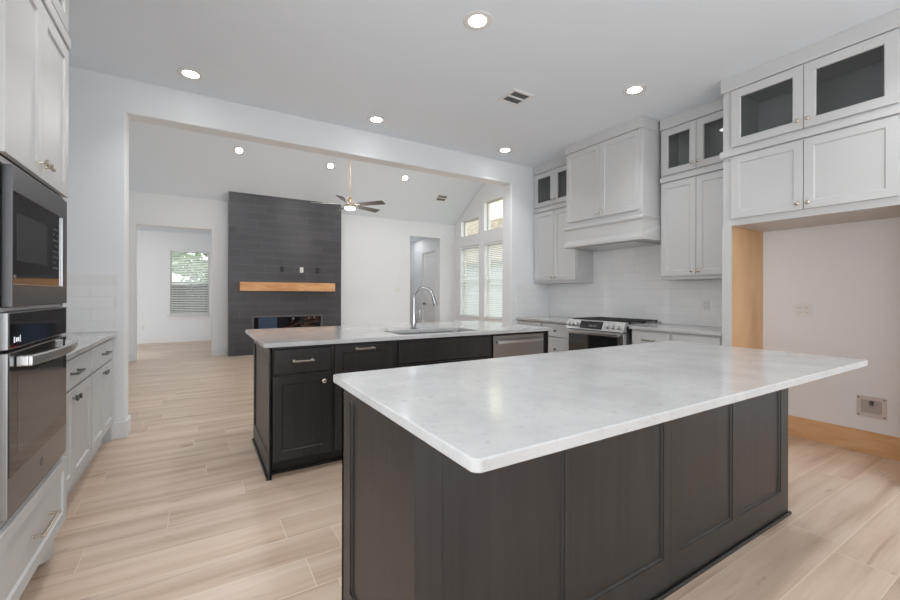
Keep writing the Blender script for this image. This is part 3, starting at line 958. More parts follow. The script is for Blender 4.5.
ds.add([tuple(p) for p in q] + [tuple(p + nrm * .002) for p in q], [(0, 1, 2, 3), (4, 5, 6, 7), (0, 1, 5, 4), (1, 2, 6, 5), (2, 3, 7, 6), (3, 0, 4, 7)])
dsp = ds.build('display', 'blackglass', rg)
ic = MB()
for y in (3.045, 3.072, 3.099, 3.126):
    q = [on_panel(y - .009, .36, .003), on_panel(y + .009, .36, .003), on_panel(y + .009, .55, .003), on_panel(y - .009, .55, .003)]
    ic.add([tuple(p) for p in q], [(0, 1, 2, 3)])
ic.build('display_digits', mat('dim_digit', s2l((120, 118, 118)), 0.5, noise=0.02), dsp)
for y in (2.752, 2.822, 2.892, 3.302, 3.362, 3.422):
    c = on_panel(y, .5, .0005)
    k = MB().lathe(tuple(c), tuple(nrm), [(0.027, 0), (0.027, 0.006), (0.022, 0.008), (0.021, 0.03), (0.018, 0.034)], 20).build('control_knob', 'steel', rg, smooth=True)
dd = MB(mp).box(R0 + .004, R1 - .004, -0.044, 0, 0.235, 0.832).build('oven_door', 'steel', rg, bevel=0.004)
MB(mp).box(R0 + .075, R1 - .035, 0.0005, 0.003, 0.30, 0.785).build('door_window', 'blackglass', dd)
hn = MB(mp)
hn.box(R0 + .03, R1 - .03, 0.035, 0.055, 0.797, 0.825)
hn.box(R0 + .05, R0 + .075, 0.0005, 0.036, 0.80, 0.822).box(R1 - .075, R1 - .05, 0.0005, 0.036, 0.80, 0.822)
hn.build('handle', 'steel', dd, bevel=0.005)
wd = MB(mp).box(R0 + .004, R1 - .004, -0.044, -0.004, 0.09, 0.228).build('warming_drawer', 'steel', rg, bevel=0.004)
MB().box(XRG + 0.076, 4.44, R0 - .006, R1 + .006, 0.906, 0.926).build('cooktop', 'steel', rg, bevel=0.003)
MB().box(4.39, 4.445, R0 + .01, R1 - .01, 0.9265, 0.936).build('rear_vent', 'steel', rg, bevel=0.003)
for i in range(3):
    g0 = R0 + 0.012 + i * 0.2515
    g1 = g0 + 0.247
    g = MB()
    x0, x1 = XRG + 0.10, 4.385
    for y in (g0, (g0 + g1) / 2 - .006, g1 - .012):
        g.box(x0, x1, y, y + .012, 0.944, 0.958)
    for x in [x0 + (x1 - x0 - .012) * k / 6 for k in range(7)]:
        g.box(x, x + .012, g0, g1, 0.946, 0.957)
    for x in (x0 + .01, (x0 + x1) / 2, x1 - .022):
        for y in (g0 + .004, g1 - .016):
            g.box(x, x + .012, y, y + .012, 0.9265, 0.946)
    g.build('grate', 'iron', rg, bevel=0.002)
for x, y in ((4.0, 2.81), (4.26, 2.81), (4.13, 3.074), (4.0, 3.34), (4.26, 3.34)):
    MB().lathe((x, y, 0.9265), (0, 0, 1), [(0.045, 0), (0.045, 0.006), (0.03, 0.008), (0.03, 0.014), (0.02, 0.016)], 20).build('burner', 'iron', rg, smooth=True)

# ------------------------------------------------------------------ oven tower on the left wall
XT = -0.556       # tower face; doors reach -0.535
mp = face_left(XT)
T0, T1 = 1.845, 2.655
DT = XT - XL - 0.002
tw = thing('oven_tower', 'tall pale grey cabinet tower holding the microwave and wall oven', 'cabinet', (XT, 2.25, 0))
cc = MB(mp)
cc.box(T0, T0 + .02, -DT, 0, 0.15, 2.435).box(T1 - .02, T1, -DT, 0, 0.15, 2.435)
cc.box(T0 + .02, T1 - .02, -DT, -DT + .01, 0.15, 2.435)
for z0, z1 in ((0.15, 0.165), (0.462, 0.494), (1.1765, 1.1895), (1.672, 1.692), (2.415, 2.435)):
    cc.box(T0 + .02, T1 - .02, -DT + .01, 0, z0, z1)
cc.box(T0 + .02, T0 + .055, -0.02, 0, 0.165, 2.415).box(T1 - .055, T1 - .02, -0.02, 0, 0.165, 2.415)
cc.build('carcass', 'cab', tw)
kk = MB(mp)
kk.box(T0, T1 - .02, -0.10, -0.08, 0, 0.149)
kk.build('toe_kick', 'cab', tw)
# end panel running to the floor with a curved foot, and shoe strip
ft = MB().extrude([(T1, 0), (T1, 0.149), (2.28, 0.149), (2.36, 0.10), (2.47, 0.05), (2.56, 0.016), (2.60, 0)], -0.605, -0.585, 'x')
ft.build('curved_foot', 'cab', tw)
a, b = 1.884, T1 - .012
dm = (a + b) / 2
shaker_door(tw, mp, a, dm - .002, 1.697, ZLT, knob_at=(dm - .036, 1.755))
shaker_door(tw, mp, dm + .002, b, 1.697, ZLT, knob_at=(dm + .036, 1.755))
d = shaker_door(tw, mp, T0 + .003, T1 - .03, 0.165, 0.462, name='drawer', fr=0.05)
pull(d, mp, 2.25, 0.312, 0.021, 0.22)
MB(mp).box(T0, T1, 0.0005, 0.027, 2.412, 2.4655).build('ledge_moulding', 'cab', tw, bevel=0.004)
up = thing('display_cabinet', 'small glass-fronted cabinet at ceiling on top of the oven tower', 'cabinet', (XT, 2.25, 2.437))
hollow(mp, T0, T1, 2.437, 3.06, DT).build('carcass', 'cab', up)
shaker_door(up, mp, a, dm - .002, ZUB, ZUT, glass=True, fr=0.062, knob_at=(dm - .03, ZUB + .06))
shaker_door(up, mp, dm + .002, b, ZUB, ZUT, glass=True, fr=0.062, knob_at=(dm + .03, ZUB + .06))
MB(mp).box(T0 - .02, T1 + .02, -DT, 0.03, 2.968, HC - .001).build('crown_moulding', 'cab', up, bevel=0.004)

# microwave: face at x = -0.53
XA = -0.53
mpa = face_left(XA)
mw = thing('built_in_microwave', 'dark stainless built-in microwave above the wall oven', 'microwave', (XA, 2.26, 1.193))
A0, A1 = 1.93, 2.592
MB(mpa).box(A0 + .03, A1 - .03, -0.45, -0.030, 1.205, 1.66).build('body', 'steeldk', mw)
MB(mpa).plate(rect(A0, A1, 1.193, 1.668), [rect(1.937, 2.521, 1.268, 1.582)], -0.024, 0, 'y').build('trim_frame', 'steeldk', mw, bevel=0.002) if False else None
fr = MB(mpa)
fr.box(A0, A1, -0.025, 0, 1.193, 1.266).box(A0, A1, -0.025, 0, 1.584, 1.668).box(A0, 1.934, -0.025, 0, 1.266, 1.584).box(2.524, A1, -0.025, 0, 1.266, 1.584)
fr.build('trim_frame', 'steeldk', mw)
MB(mpa).box(1.934, 2.524, -0.0265, -0.005, 1.266, 1.584).build('door', 'blackglass', mw)
dw = [o for o in mw.children if o.name.startswith('door')][0]
MB(mpa).box(1.99, 2.318, -0.0048, -0.004, 1.352, 1.517).build('door_window', 'greyglass', dw)
ed = MB(mpa)
ed.box(2.5195, 2.5235, -0.0045, 0.001, 1.268, 1.582).box(1.94, 2.5195, -0.0045, 0.0005, 1.268, 1.2715)
ed.build('door_edge_strip', 'steel', mw)
kp = MB(mpa)
for r in range(8):
    for c in range(3):
        if (r * 3 + c) % 7 == 5:
            continue
        s0 = 2.398 + c * .026
        z0 = 1.345 + r * .024
        kp.box(s0, s0 + .014, -0.0048, -0.0042, z0, z0 + .007)
kp.build('keypad_marks', mat('keypad_print', s2l((84, 84, 84)), 0.5, noise=0.02), mw)
MB(mpa).lathe((XA, 0, 0), (1, 0, 0), [(0.001, 0)], 3) if False else None
MB().cyl((XA - .0048, 1.971, 1.294), (XA - .0040, 1.971, 1.294), 0.009, n=18).build('round_emblem', 'steel', mw)

# wall oven
ov = thing('wall_oven', 'stainless single wall oven with bow handle under the microwave', 'oven', (XA, 2.255, 0.495))
O0, O1 = 1.893, 2.592
MB(mpa).box(O0 + .03, O1 - .03, -0.50, -0.030, 0.50, 1.165).build('body', 'steeldk', ov)
MB(mpa).box(O0, O1, -0.025, 0, 1.052, 1.174).build('control_panel', 'steelmid', ov, bevel=0.002)
cg = MB(mpa).box(O0 + .006, O1 - .022, 0.0003, 0.002, 1.056, 1.171).build('control_glass', 'blackglass', ov)
ic = MB(mpa)
ic.box(1.937, 1.946, .0022, .0026, 1.072, 1.092).box(1.955, 1.967, .0022, .0026, 1.074, 1.088).box(1.972, 1.984, .0022, .0026, 1.074, 1.088).box(1.992, 1.997, .0022, .0026, 1.07, 1.094)
ic.build('touch_icons', 'icon', cg)
dd = MB(mpa).box(O0, O1, -0.025, 0, 0.497, 1.041).build('oven_door', 'steelmid', ov, bevel=0.002)
MB(mpa).box(O0 + .006, O1 - .020, 0.0003, 0.003, 0.632, 1.0385).build('door_window', 'blackglass', dd)
MB(mpa).box(O0 + .075, O1 - .075, 0.0031, 0.0035, 0.69, 0.955).build('inner_window', 'greyglass', dd)
MB().cyl((XA + .0003, 2.235, 0.572), (XA + .002, 2.235, 0.572), 0.017, n=24).build('round_emblem', 'steeldk', dd)
hn = MB(mpa)
pth = []
for k in range(13):
    s = k / 12
    pth.append((1.945 + s * (2.562 - 1.945), 0.040 + 0.030 * math.sin(s * PI), 1.008))
vs, fs = [], []
for s, t, z in pth:
    vs += [(s, t - .008, z - .019), (s, t + .006, z - .017), (s, t + .006, z + .017), (s, t - .008, z + .019)]
for i in range(12):
    for k in range(4):
        fs.append((4 * i + k, 4 * i + (k + 1) % 4, 4 * i + 4 + (k + 1) % 4, 4 * i + 4 + k))
fs += [(3, 2, 1, 0), (48, 49, 50, 51)]
hn.add(vs, fs)
hn.box(1.945, 1.972, 0.0031, 0.036, 0.990, 1.026).box(2.535, 2.562, 0.0031, 0.036, 0.990, 1.026)
hn.build('handle', 'steel', dd, bevel=0.004)

# base cabinets beyond the tower
XLB = -0.626
mpl = face_left(XLB)
DL = XLB - XL - 0.002
def left_base(s0, s1, label):
    t = thing('base_cabinet', label, 'cabinet', (XLB, (s0 + s1) / 2, 0))
    MB(mpl).box(s0, s1, -DL, 0, 0.15, 0.883).build('carcass', 'cab', t, bevel=0.001)
    MB(mpl).box(s0, s1, -DL, -0.05, 0, 0.149).build('toe_kick', 'cab', t)
    m = (s0 + s1) / 2
    d = slab_drawer(t, mpl, s0 + .014, s1 - .014, 0.704, 0.864)
    pull(d, mpl, m, 0.79, 0.021, 0.17, 'darkmetal')
    shaker_door(t, mpl, s0 + .014, m - .002, 0.165, 0.690, knob_at=(m - .035, 0.645), km='darkmetal')
    shaker_door(t, mpl, m + .002, s1 - .014, 0.165, 0.690, knob_at=(m + .035, 0.645), km='darkmetal')
    return t
left_base(2.66, 3.575, 'pale grey base cabinet next to the oven tower, dark pull and knobs')
left_base(3.577, 4.392, 'pale grey base cabinet nearest the white jamb, dark pull and knobs')
fl = MB(mpl).box(4.394, YH - .018, -0.30, 0.0, 0.0, 0.883).build('filler_panel', 'cab')
tag(fl, 'narrow pale grey filler strip between base cabinet and the white jamb', 'panel')
tag(MB().box(XL + .002, -0.588, 2.658, YH - .002, 0.8845, 0.914).build('worktop', 'quartz', bevel=0.003), 'white quartz worktop beyond the oven tower', 'worktop')
tag(MB().box(XL + .010, -0.593, YH - .009, YH - .0005, 0.915, 1.394).build('tile_backsplash', 'splash0', bevel=0.001), 'white tile backsplash on the dividing wall beside the white jamb', 'backsplash')
tag(MB().box(XL + .0005, XL + .009, 2.658, YH - .010, 0.915, 1.394).build('tile_backsplash', 'splash1'), 'white tile backsplash on the left wall beyond the oven tower', 'backsplash')

# ------------------------------------------------------------------ near island
isl = thing('kitchen_island', 'near dark-stained island with panelled sides and deep seating overhang', 'island', (1.67, 1.3, 0))
NX0, NX1, NY0, NY1 = 0.49, 2.847, 0.977, 1.62
core = MB().box(NX0 + .02, NX1 - .02, NY0 + .02, NY1 - .02, 0, 0.8835).build('core', 'stain', isl)
fp = MB()
ZR0, ZR1 = 0.148, 0.83
def framed_face(mb, pt, s_edges, z0, z1, d=0.010, total=None, top=0.8835):
    """wall of stiles, rails and recessed panels: s_edges = [(panel0, panel1), ...]"""
    S0, S1 = total
    T = 0.02
    def bx(a, b, c, e, t0, t1):
        P0 = [pt(s, t, z) for s in (a, b) for t in (t0, t1) for z in (c, e)]
        mb.add(P0, [(0, 1, 3, 2), (4, 6, 7, 5), (0, 4, 5, 1), (2, 3, 7, 6), (0, 2, 6, 4), (1, 5, 7, 3)])
    bx(S0, S1, 0, z0, 0, T)
    bx(S0, S1, z1, top, 0, T)
    prev = S0
    for a, b in s_edges:
        bx(prev, a, z0, z1, 0, T)
        bx(a, b, z0, z1, 0, T - d)
        # sloped sticking round the panel
        e = 0.007
        q = [(a, z0), (b, z0), (b, z1), (a, z1)]
        qi = [(a + e, z0 + e), (b - e, z0 + e), (b - e, z1 - e), (a + e, z1 - e)]
        vs = [pt(s, T - .003, z) for s, z in q] + [pt(s, T - d + .0002, z) for s, z in qi] + [pt(s, T - d + .0002, z) for s, z in q]
        fs = []
        for k in range(4):
            j = (k + 1) % 4
            fs += [(k, j, 4 + j, 4 + k), (k, j, 8 + j, 8 + k), (4 + k, 4 + j, 8 + j, 8 + k)]
        mb.add(vs, fs)
        prev = b
    bx(prev, S1, z0, z1, 0, T)
ptf = lambda s, t, z: (s, NY0 + .02 - t, z)
mbf = MB()
framed_face(mbf, ptf, [(0.575, 1.056), (1.092, 1.634)], ZR0, ZR1, total=(NX0, 1.6835))
mbf.build('seating_side_panel', 'stain', isl)
mbf = MB()
framed_face(mbf, ptf, [(1.752, 2.211), (2.261, 2.753)], ZR0, ZR1, total=(1.6850, NX1))
mbf.build('seating_side_panel', 'stain', isl)
MB().box(NX0 - .0005, NX0 + .062, NY0 - .0015, NY0 + .004, 0.02, 0.8835).build('corner_board', 'stain', isl)
mbf = MB()
framed_face(mbf, lambda s, t, z: (NX0 + .02 - t, s, z), [(1.005, 1.52)], 0.105, ZR1, total=(NY0 + .0205, NY1))
mbf.build('end_panel', 'stain', isl)
mbf = MB()
framed_face(mbf, lambda s, t, z: (NX1 - .02 + t, s, z), [(1.05, 1.52)], 0.105, ZR1, total=(NY0 + .0205, NY1))
mbf.build('end_panel', 'stain', isl)
mbf = MB()
framed_face(mbf, lambda s, t, z: (s, NY1 - .02 + t, z), [(0.6, 1.05), (1.15, 1.6), (1.7, 2.15), (2.25, 2.7)], 0.12, ZR1, total=(NX0, NX1))
mbf.build('rear_panel', 'stain', isl)
sh = MB()
def shoe(mb, x0, x1, y0, y1, h=0.018):
    mb.box(x0, x1, y0, y1, 0, h)
shoe(sh, NX0 - .014, NX1 + .014, NY0 - .014, NY0 - .0005)
shoe(sh, NX1 + .0005, NX1 + .014, NY0 - .0005, NY1)
shoe(sh, NX0 - .014, NX0 - .0005, NY0 - .0005, NY1)
sh.build('shoe_moulding', 'stain', isl, bevel=0.006, seg=3)
tag(MB().extrude(rrect(0.461, 2.879, 0.657, 1.666, 0.022), 0.8845, 0.914, 'z').build('worktop', 'quartz', bevel=0.004, seg=3), 'large white quartz worktop of the near island, overhanging the front', 'worktop')

# ------------------------------------------------------------------ sink island
ik = thing('kitchen_island', 'far dark espresso island with drawers, sink and dishwasher', 'island', (1.67, 3.4, 0))
IX0, IX1, IY0, IY1 = 0.398, 2.945, 2.963, 3.83
mpi = face_front(IY0)
cc = MB()
cc.box(IX0 + .02, 1.30, IY0, IY1 - .02, 0.105, 0.8835)
cc.box(1.30, 2.25, IY0, 2.978, 0.105, 0.8835).box(1.30, 2.25, 3.50, IY1 - .02, 0.105, 0.8835).box(1.30, 1.33, 2.978, 3.50, 0.105, 0.8835).box(2.22, 2.25, 2.978, 3.50, 0.105, 0.8835).box(1.33, 2.22, 2.978, 3.50, 0.105, 0.125)
cc.box(2.25, 2.2585, IY0, IY1 - .02, 0.105, 0.8835)
cc.box(2.8835, IX1 - .02, IY0, IY1 - .02, 0.105, 0.8835)
cc.box(2.2585, 2.8835, IY1 - .2, IY1 - .02, 0.105, 0.8835)
cc.build('carcass', 'stain', ik)
MB().box(IX0 + .02, 2.25, IY0 + .075, IY0 + .095, 0, 0.104).box(IX0 + .02, 2.25, IY0 + .060, IY0 + .0745, 0, 0.016).build('toe_kick', 'stain2', ik)
d = slab_drawer(ik, mpi, IX0 + .026, 0.810, 0.694, 0.866, 'stain', pull_len=0.145)
shaker_door(ik, mpi, IX0 + .026, 0.810, 0.118, 0.682, 'stain', knob_at=(0.755, 0.628))
d = shaker_door(ik, mpi, 0.836, 1.282, 0.118, 0.866, 'stain')
pull(d, mpi, 1.058, 0.836, 0.021, 0.145)
MB(mpi).shaker(1.334, 2.230, 0.694, 0.866, 0.001, 0.021, fr=0.006, d=0.001).build('sink_false_front', 'stain', ik, bevel=0.0012)
shaker_door(ik, mpi, 1.334, 1.780, 0.118, 0.682, 'stain', knob_at=(1.735, 0.628))
shaker_door(ik, mpi, 1.784, 2.230, 0.118, 0.682, 'stain', knob_at=(1.83, 0.628))
# end panels down to the floor, with the curved cut at the toe kick
def island_end(x0, x1):
    mb = MB()
    out = [(IY1, 0), (IY1, 0.8835), (IY0 - .02, 0.8835), (IY0 - .02, 0.012), (IY0 + .0, 0.012), (IY0 + .02, 0.022), (IY0 + .035, 0.045), (IY0 + .05, 0.052), (IY0 + .075, 0.052), (IY0 + .075, 0)]
    out = [(IY1, 0), (IY1, 0.8835), (IY0 - .02, 0.8835), (IY0 - .02, 0.0), (IY0 + .018, 0.0), (IY0 + .03, 0.018), (IY0 + .046, 0.03), (IY0 + .056, 0.05), (IY0 + .059, 0.10), (IY0 + .0745, 0.104), (IY0 + .0745, 0)]
    mb.plate(out, [], x0, x1, 'x')
    return mb
island_end(IX0 + .0101, IX0 + .019).build('end_board', 'stain', ik)
mbf = MB()
framed_face(mbf, lambda s, t, z: (IX0 + .02 - t, s, z), [(3.03, 3.765)], 0.145, 0.83, total=(IY0 + .0455, IY1))
mbf.box(IX0, IX0 + .02, IY0 - .02, IY0 + .0455, 0, 0.8835)
mbf.build('end_panel', 'stain', ik)
island_end(IX1 - .019, IX1).build('end_panel', 'stain', ik)
mbf = MB()
framed_face(mbf, lambda s, t, z: (s, IY1 - .02 + t, z), [(0.52, 1.02), (1.12, 1.62), (1.72, 2.22), (2.32, 2.82)], 0.13, 0.83, total=(IX0 + .02, IX1 - .02))
mbf.build('rear_panel', 'stain', ik)
sh = MB()
shoe(sh, IX0 - .014, IX0 - .0005, IY0 - .02, IY1)
sh.build('shoe_moulding', 'stain', ik, bevel=0.006, seg=3)
# worktop with sink cut-out
SK = (1.375, 2.165, 2.99, 3.395)
tp = MB().plate(rrect(0.363, 2.958, 2.909, 4.157, 0.012, 3), [rrect(*SK, 0.05, 5)], 0.8845, 0.914, 'z')
tag(tp.build('worktop', 'quartz', bevel=0.003), 'white quartz worktop of the far island with an undermount sink', 'worktop')
sk = thing('sink', 'stainless undermount sink in the far island worktop', 'sink', (1.77, 3.19, 0.66))
a0, a1, b0, b1 = SK[0] - .012, SK[1] + .012, SK[2] - .008, SK[3] + .012
bw = MB()
lo = [rrect(a0, a1, b0, b1, 0.055, 5), rrect(a0 + .006, a1 - .006, b0 + .006, b1 - .006, 0.05, 5), rrect(a0 + .012, a1 - .012, b0 + .012, b1 - .012, 0.05, 5), rrect(a0 + .04, a1 - .04, b0 + .04, b1 - .04, 0.04, 5)]
n = len(lo[0])
vs = [(x, y, 0.883) for x, y in lo[0]] + [(x, y, 0.883) for x, y in lo[1]] + [(x, y, 0.70) for x, y in lo[2]] + [(x, y, 0.68) for x, y in lo[3]]
fs = [(i * n + k, i * n + (k + 1) % n, (i + 1) * n + (k + 1) % n, (i + 1) * n + k) for i in range(3) for k in range(n)] + [tuple(range(3 * n, 4 * n))]
o = bw.add(vs, fs).build('bowl', 'sinksteel', sk, smooth=True)
sm = o.modifiers.new('thick', 'SOLIDIFY')
sm.thickness = 0.0015
MB().lathe((1.77, 3.25, 0.6805), (0, 0, 1), [(0.045, 0), (0.045, 0.003), (0.03, 0.004)], 20).build('drain', 'chrome', sk, smooth=True)

fc = thing('kitchen_faucet', 'chrome pull-down gooseneck faucet behind the sink', 'faucet', (1.712, 3.437, 0.9145))
fx, fy = 1.712, 3.437
fdir = Vector((0.76, -0.65, 0)).normalized()
fside = Vector((0.97, 0.22, 0)).normalized()
MB().lathe((fx, fy, 0.9145), (0, 0, 1), [(0.029, 0), (0.029, 0.008), (0.022, 0.014), (0.0215, 0.10), (0.018, 0.14), (0.0145, 0.165)], 24).build('base', 'chrome', fc, smooth=True)
pth = [(fx, fy, 1.07), (fx, fy, 1.17)]
Rr = 0.092
for k in range(0, 15):
    t = PI * k / 14 * 0.93
    q = Rr - Rr * math.cos(t)
    pth.append((fx + fdir.x * q, fy + fdir.y * q, 1.2 + Rr * math.sin(t) * 1.08))
MB().tube(pth, 0.0125, 14).build('spout', 'chrome', fc, smooth=True)
e = Vector(pth[-1])
dv = (Vector(pth[-1]) - Vector(pth[-2])).normalized()
MB().lathe(tuple(e), tuple(dv), [(0.0145, -0.002), (0.0165, 0.012), (0.0175, 0.04), (0.0215, 0.07), (0.0235, 0.085), (0.021, 0.088)], 20).build('spray_head', 'chrome', fc, smooth=True)
MB().cyl((fx + fside.x * .018, fy + fside.y * .018, 0.985), (fx + fside.x * .04, fy + fside.y * .04, 0.985), 0.013, n=16).build('handle_hub', 'chrome', fc, smooth=True)
MB().tube([(fx + fside.x * a, fy + fside.y * a, z) for a, z in ((.036, 0.985), (.054, 1.005), (.068, 1.04), (.074, 1.085))], [0.010, 0.0085, 0.007, 0.006], 12).build('lever', 'chrome', fc, smooth=True)
tag(MB().lathe((1.452, 3.46, 0.9145), (0, 0, 1), [(0.016, 0), (0.016, 0.005), (0.008, 0.007)], 18).build('sink_hole_cover', 'chrome', smooth=True), 'small chrome button on the worktop behind the sink', 'hole cover')

dwm = thing('dishwasher', 'stainless dishwasher with bar handle in the far island', 'dishwasher', (2.57, IY0, 0))
MB(mpi).box(2.262, 2.880, -0.55, -0.006, 0.11, 0.872).build('tub', 'black', dwm)
dd = MB(mpi).box(2.263, 2.879, -0.005, 0.021, 0.125, 0.862).build('door', 'steelmid', dwm, bevel=0.003)
MB(mpi).box(2.263, 2.879, -0.006, 0.012, 0.863, 0.873).build('vent_strip', 'black', dwm)
MB(mpi).box(2.27, 2.872, -0.08, -0.06, 0.0, 0.105).build('toe_panel', 'black', dwm)
hn = MB(mpi)
vs, fs = [], []
for k in range(13):
    s = k / 12
    x, t = 2.292 + s * (2.85 - 2.292), 0.046 + .016 * math.sin(s * PI)
    vs += [(x, t - .007, .790), (x, t + .006, .792), (x, t + .006, .820), (x, t - .007, .822)]
for i in range(12):
    for k in range(4):
        fs.append((4 * i + k, 4 * i + (k + 1) % 4, 4 * i + 4 + (k + 1) % 4, 4 * i + 4 + k))
fs += [(3, 2, 1, 0), (48, 49, 50, 51)]
hn.add(vs, fs)
hn.box(2.292, 2.315, 0.0212, 0.042, 0.792, 0.820).box(2.827, 2.85, 0.0212, 0.042, 0.792, 0.820)
hn.build('handle', 'steel', dd, bevel=0.004)

# ------------------------------------------------------------------ recessed lights
def lamp_child(parent, z=-0.012, watts=LAMP_W, r=0.065):
    l = bpy.data.lights.new('lamp', 'AREA')
    l.shape = 'DISK'
    l.size = r * 2
    l.spread = math.radians(112)
    l.energy = watts
    l.color = (1.0, 1.0, 1.0)
    o = bpy.data.objects.new('lamp', l)
    COL.objects.link(o)
    o.parent = parent
    o.location = (0, 0, z)
    return o
first = thing('recessed_light', '', 'ceiling light', (0, 0, 0), 'recessed ceiling lights')
tr_ = MB()
n = 36
prof = [(0.101, 0.0), (0.101, -0.003), (0.095, -0.006), (0.072, -0.006), (0.058, -0.002), (0.058, 0.0)]
vs, fs = [], []
for r, h in prof:
    for k in range(n):
        vs.append((r * math.cos(2 * PI * k / n), r * math.sin(2 * PI * k / n), h))
for i in range(len(prof)):
    j = (i + 1) % len(prof)
    for k in range(n):
        fs.append((i * n + k, i * n + (k + 1) % n, j * n + (k + 1) % n, j * n + k))
tr_.add(vs, fs).build('trim_ring', 'canring', first, smooth=True)
MB().cyl((0, 0, -0.004), (0, 0, -0.0005), 0.0578, n=32).build('lens', 'lens', first)
lamp_child(first)
def place_light(o, label, x, y, z, tilt=0.0):
    o.location = (x, y, z)
    o.rotation_euler = (tilt, 0, 0)
    o['label'] = label
vault_lamp = [c for c in first.children if c.type == 'LIGHT'][0].data.copy()
vault_lamp.energy = VAULT_W
vault_lamp.spread = PI
lights = [('recessed ceiling light at the top of the photo, over the near island', 1.60, 2.262, HC),
          ('recessed kitchen ceiling light nearest the oven tower', -0.06, 4.08, HC),
          ('recessed kitchen ceiling light over the far island drawers, mid-way along the header', 1.60, 4.105, HC),
          ('recessed kitchen ceiling light in the corner beside the range wall cabinets', 3.335, 4.104, HC),
          ('recessed kitchen ceiling light near the glass cabinets right of the range hood', 3.345, 2.283, HC)]
lights += [('added recessed fill light above the oven tower aisle, out of view', -0.06, 2.262, HC),  # unseen lamps added to even out the kitchen light
           ('added recessed fill light behind the camera on the oven side', -0.06, 0.42, HC),
           ('added recessed fill light behind the camera, middle of its row', 1.60, 0.42, HC),
           ('added recessed fill light behind the camera on the fridge side', 3.345, 0.42, HC)]
slope = -math.atan(SLP)
for x, nm in ((0.617, 'leftmost recessed light on the sloping living room ceiling'), (2.26, 'recessed light on the sloping ceiling just left of the fan rod'), (3.91, 'recessed light on the sloping ceiling right of the fan')):
    lights.append((nm, x, 8.305, ZB + SLP * (YB - 8.305)))
def dup(root):
    r = root.copy()
    COL.objects.link(r)
    for ch in list(root.children):
        c = ch.copy()
        COL.objects.link(c)
        c.parent = r
    return r
for x, nm in ((0.617, 'oven'), (2.26, 'fan'), (3.91, 'patio door')):  # unseen lamps added to brighten the living room
    lights.append(('added recessed fill light on the near slope of the vault, %s side, hidden by the header' % nm, x, 5.75, ZRG - SLP * (YRG - 5.75)))
for i, (lab, x, y, z) in enumerate(lights):
    o = first if i == 0 else dup(first)
    place_light(o, lab, x, y, z - 0.0005)
    if y > 5:
        sg = 1 if y > YRG else -1
        o.rotation_euler = (sg * slope, 0, 0)
        o.location = Vector((x, y, z)) - Vector((0, sg * SLP, 1)).normalized() * 0.0005
        for ch in o.children:
            if ch.type == 'LIGHT':
                ch.data = vault_lamp
# unseen fill lights added to keep the two rooms beyond from going dark
for nm, x, y in (('far room fill', -0.6, 11.0), ('hallway fill', 4.95, 10.6)):
    l = bpy.data.lights.new(nm, 'AREA')
    l.shape = 'DISK'
    l.size = 0.8
    l.energy = 3 if x < 0 else 3
    o = bpy.data.objects.new(nm.replace(' ', '_'), l)
    COL.objects.link(o)
    o.location = (x, y, 2.79)

# ceiling vents
def vent(label, loc, rot, w, d, groups=2):
    t = thing('ceiling_vent', label, 'air vent', loc)
    t.rotation_euler = rot
    ORG[t.name] = Vector((0, 0, 0))
    fr = MB()
    a, b = w / 2, d / 2
    fr.plate(rect(-a, a, -b, b), [rect(-a + .035, a - .035, -b + .03, b - .03)], -0.008, -0.0005, 'z')
    fr.box(-a + .035, a - .035, -0.011, 0.011, -0.008, -0.0005)
    fr.build('frame', 'trim', t, bevel=0.001)
    MB().box(-a + .035, a - .035, -b + .03, b - .03, -0.0022, -0.0012).build('damper', 'ventslot', t)
    sl = MB()
    for q in (-1, 1):
        for k in range(4):
            y = q * (0.018 + k * (b - .05) / 4 + .012)
            sl.add([(x_, y + e * .006, z_) for x_ in (-a + .035, a - .035) for e, z_ in ((-1, -0.007), (1, -0.004))], [(0, 1, 3, 2)])
    sl.build('louvres', 'ventslot', t)
    return t
vent('white ceiling vent with two dark slots on the kitchen ceiling', (2.53, 2.955, HC), (0, 0, 0), 0.25, 0.24)
vent('small white vent on the sloping living room ceiling right of the fan', (5.06, 8.655, ZB + SLP * (YB - 8.655) - .0005), (slope, 0, 0), 0.30, 0.22)

# ------------------------------------------------------------------ ceiling fan
FX, FY, FZ = 2.254, 7.03, 2.72
fan = thing('ceiling_fan', 'five-blade grey ceiling fan with brass rod and lit globe in the living room', 'ceiling fan', (FX, FY, FZ))
MB().lathe((FX, FY, ZRG - 0.10), (0, 0, 1), [(0.02, 0), (0.065, 0.02), (0.075, 0.085)], 24).build('canopy', 'brass', fan, smooth=True)
MB().cyl((FX, FY, 2.92), (FX, FY, ZRG - 0.09), 0.0135, n=14).build('down_rod', 'brass', fan, smooth=True)
MB().lathe((FX, FY, 2.775), (0, 0, 1), [(0.095, 0), (0.095, 0.02), (0.06, 0.035), (0.055, 0.11), (0.045, 0.125), (0.03, 0.14), (0.028, 0.165), (0.016, 0.172)], 28).build('motor_housing', 'brass', fan, smooth=True)
MB().lathe((FX, FY, 2.775), (0, 0, -1), [(0.1, 0), (0.1, 0.016), (0.095, 0.022)], 28).build('light_kit_ring', 'nickel', fan, smooth=True)
MB().lathe((FX, FY, 2.752), (0, 0, -1), [(0.092, 0), (0.09, 0.02), (0.072, 0.036), (0.03, 0.044)], 28).build('globe', 'fanlens', fan, smooth=True)
lo_ = bpy.data.lights.new('lamp', 'POINT')
lo_.energy = 4
lo_.shadow_soft_size = 0.07
lo_.color = (1, 0.96, 0.9)
lob = bpy.data.objects.new('lamp', lo_)
COL.objects.link(lob)
lob.parent = fan
lob.location = (0, 0, -0.10)
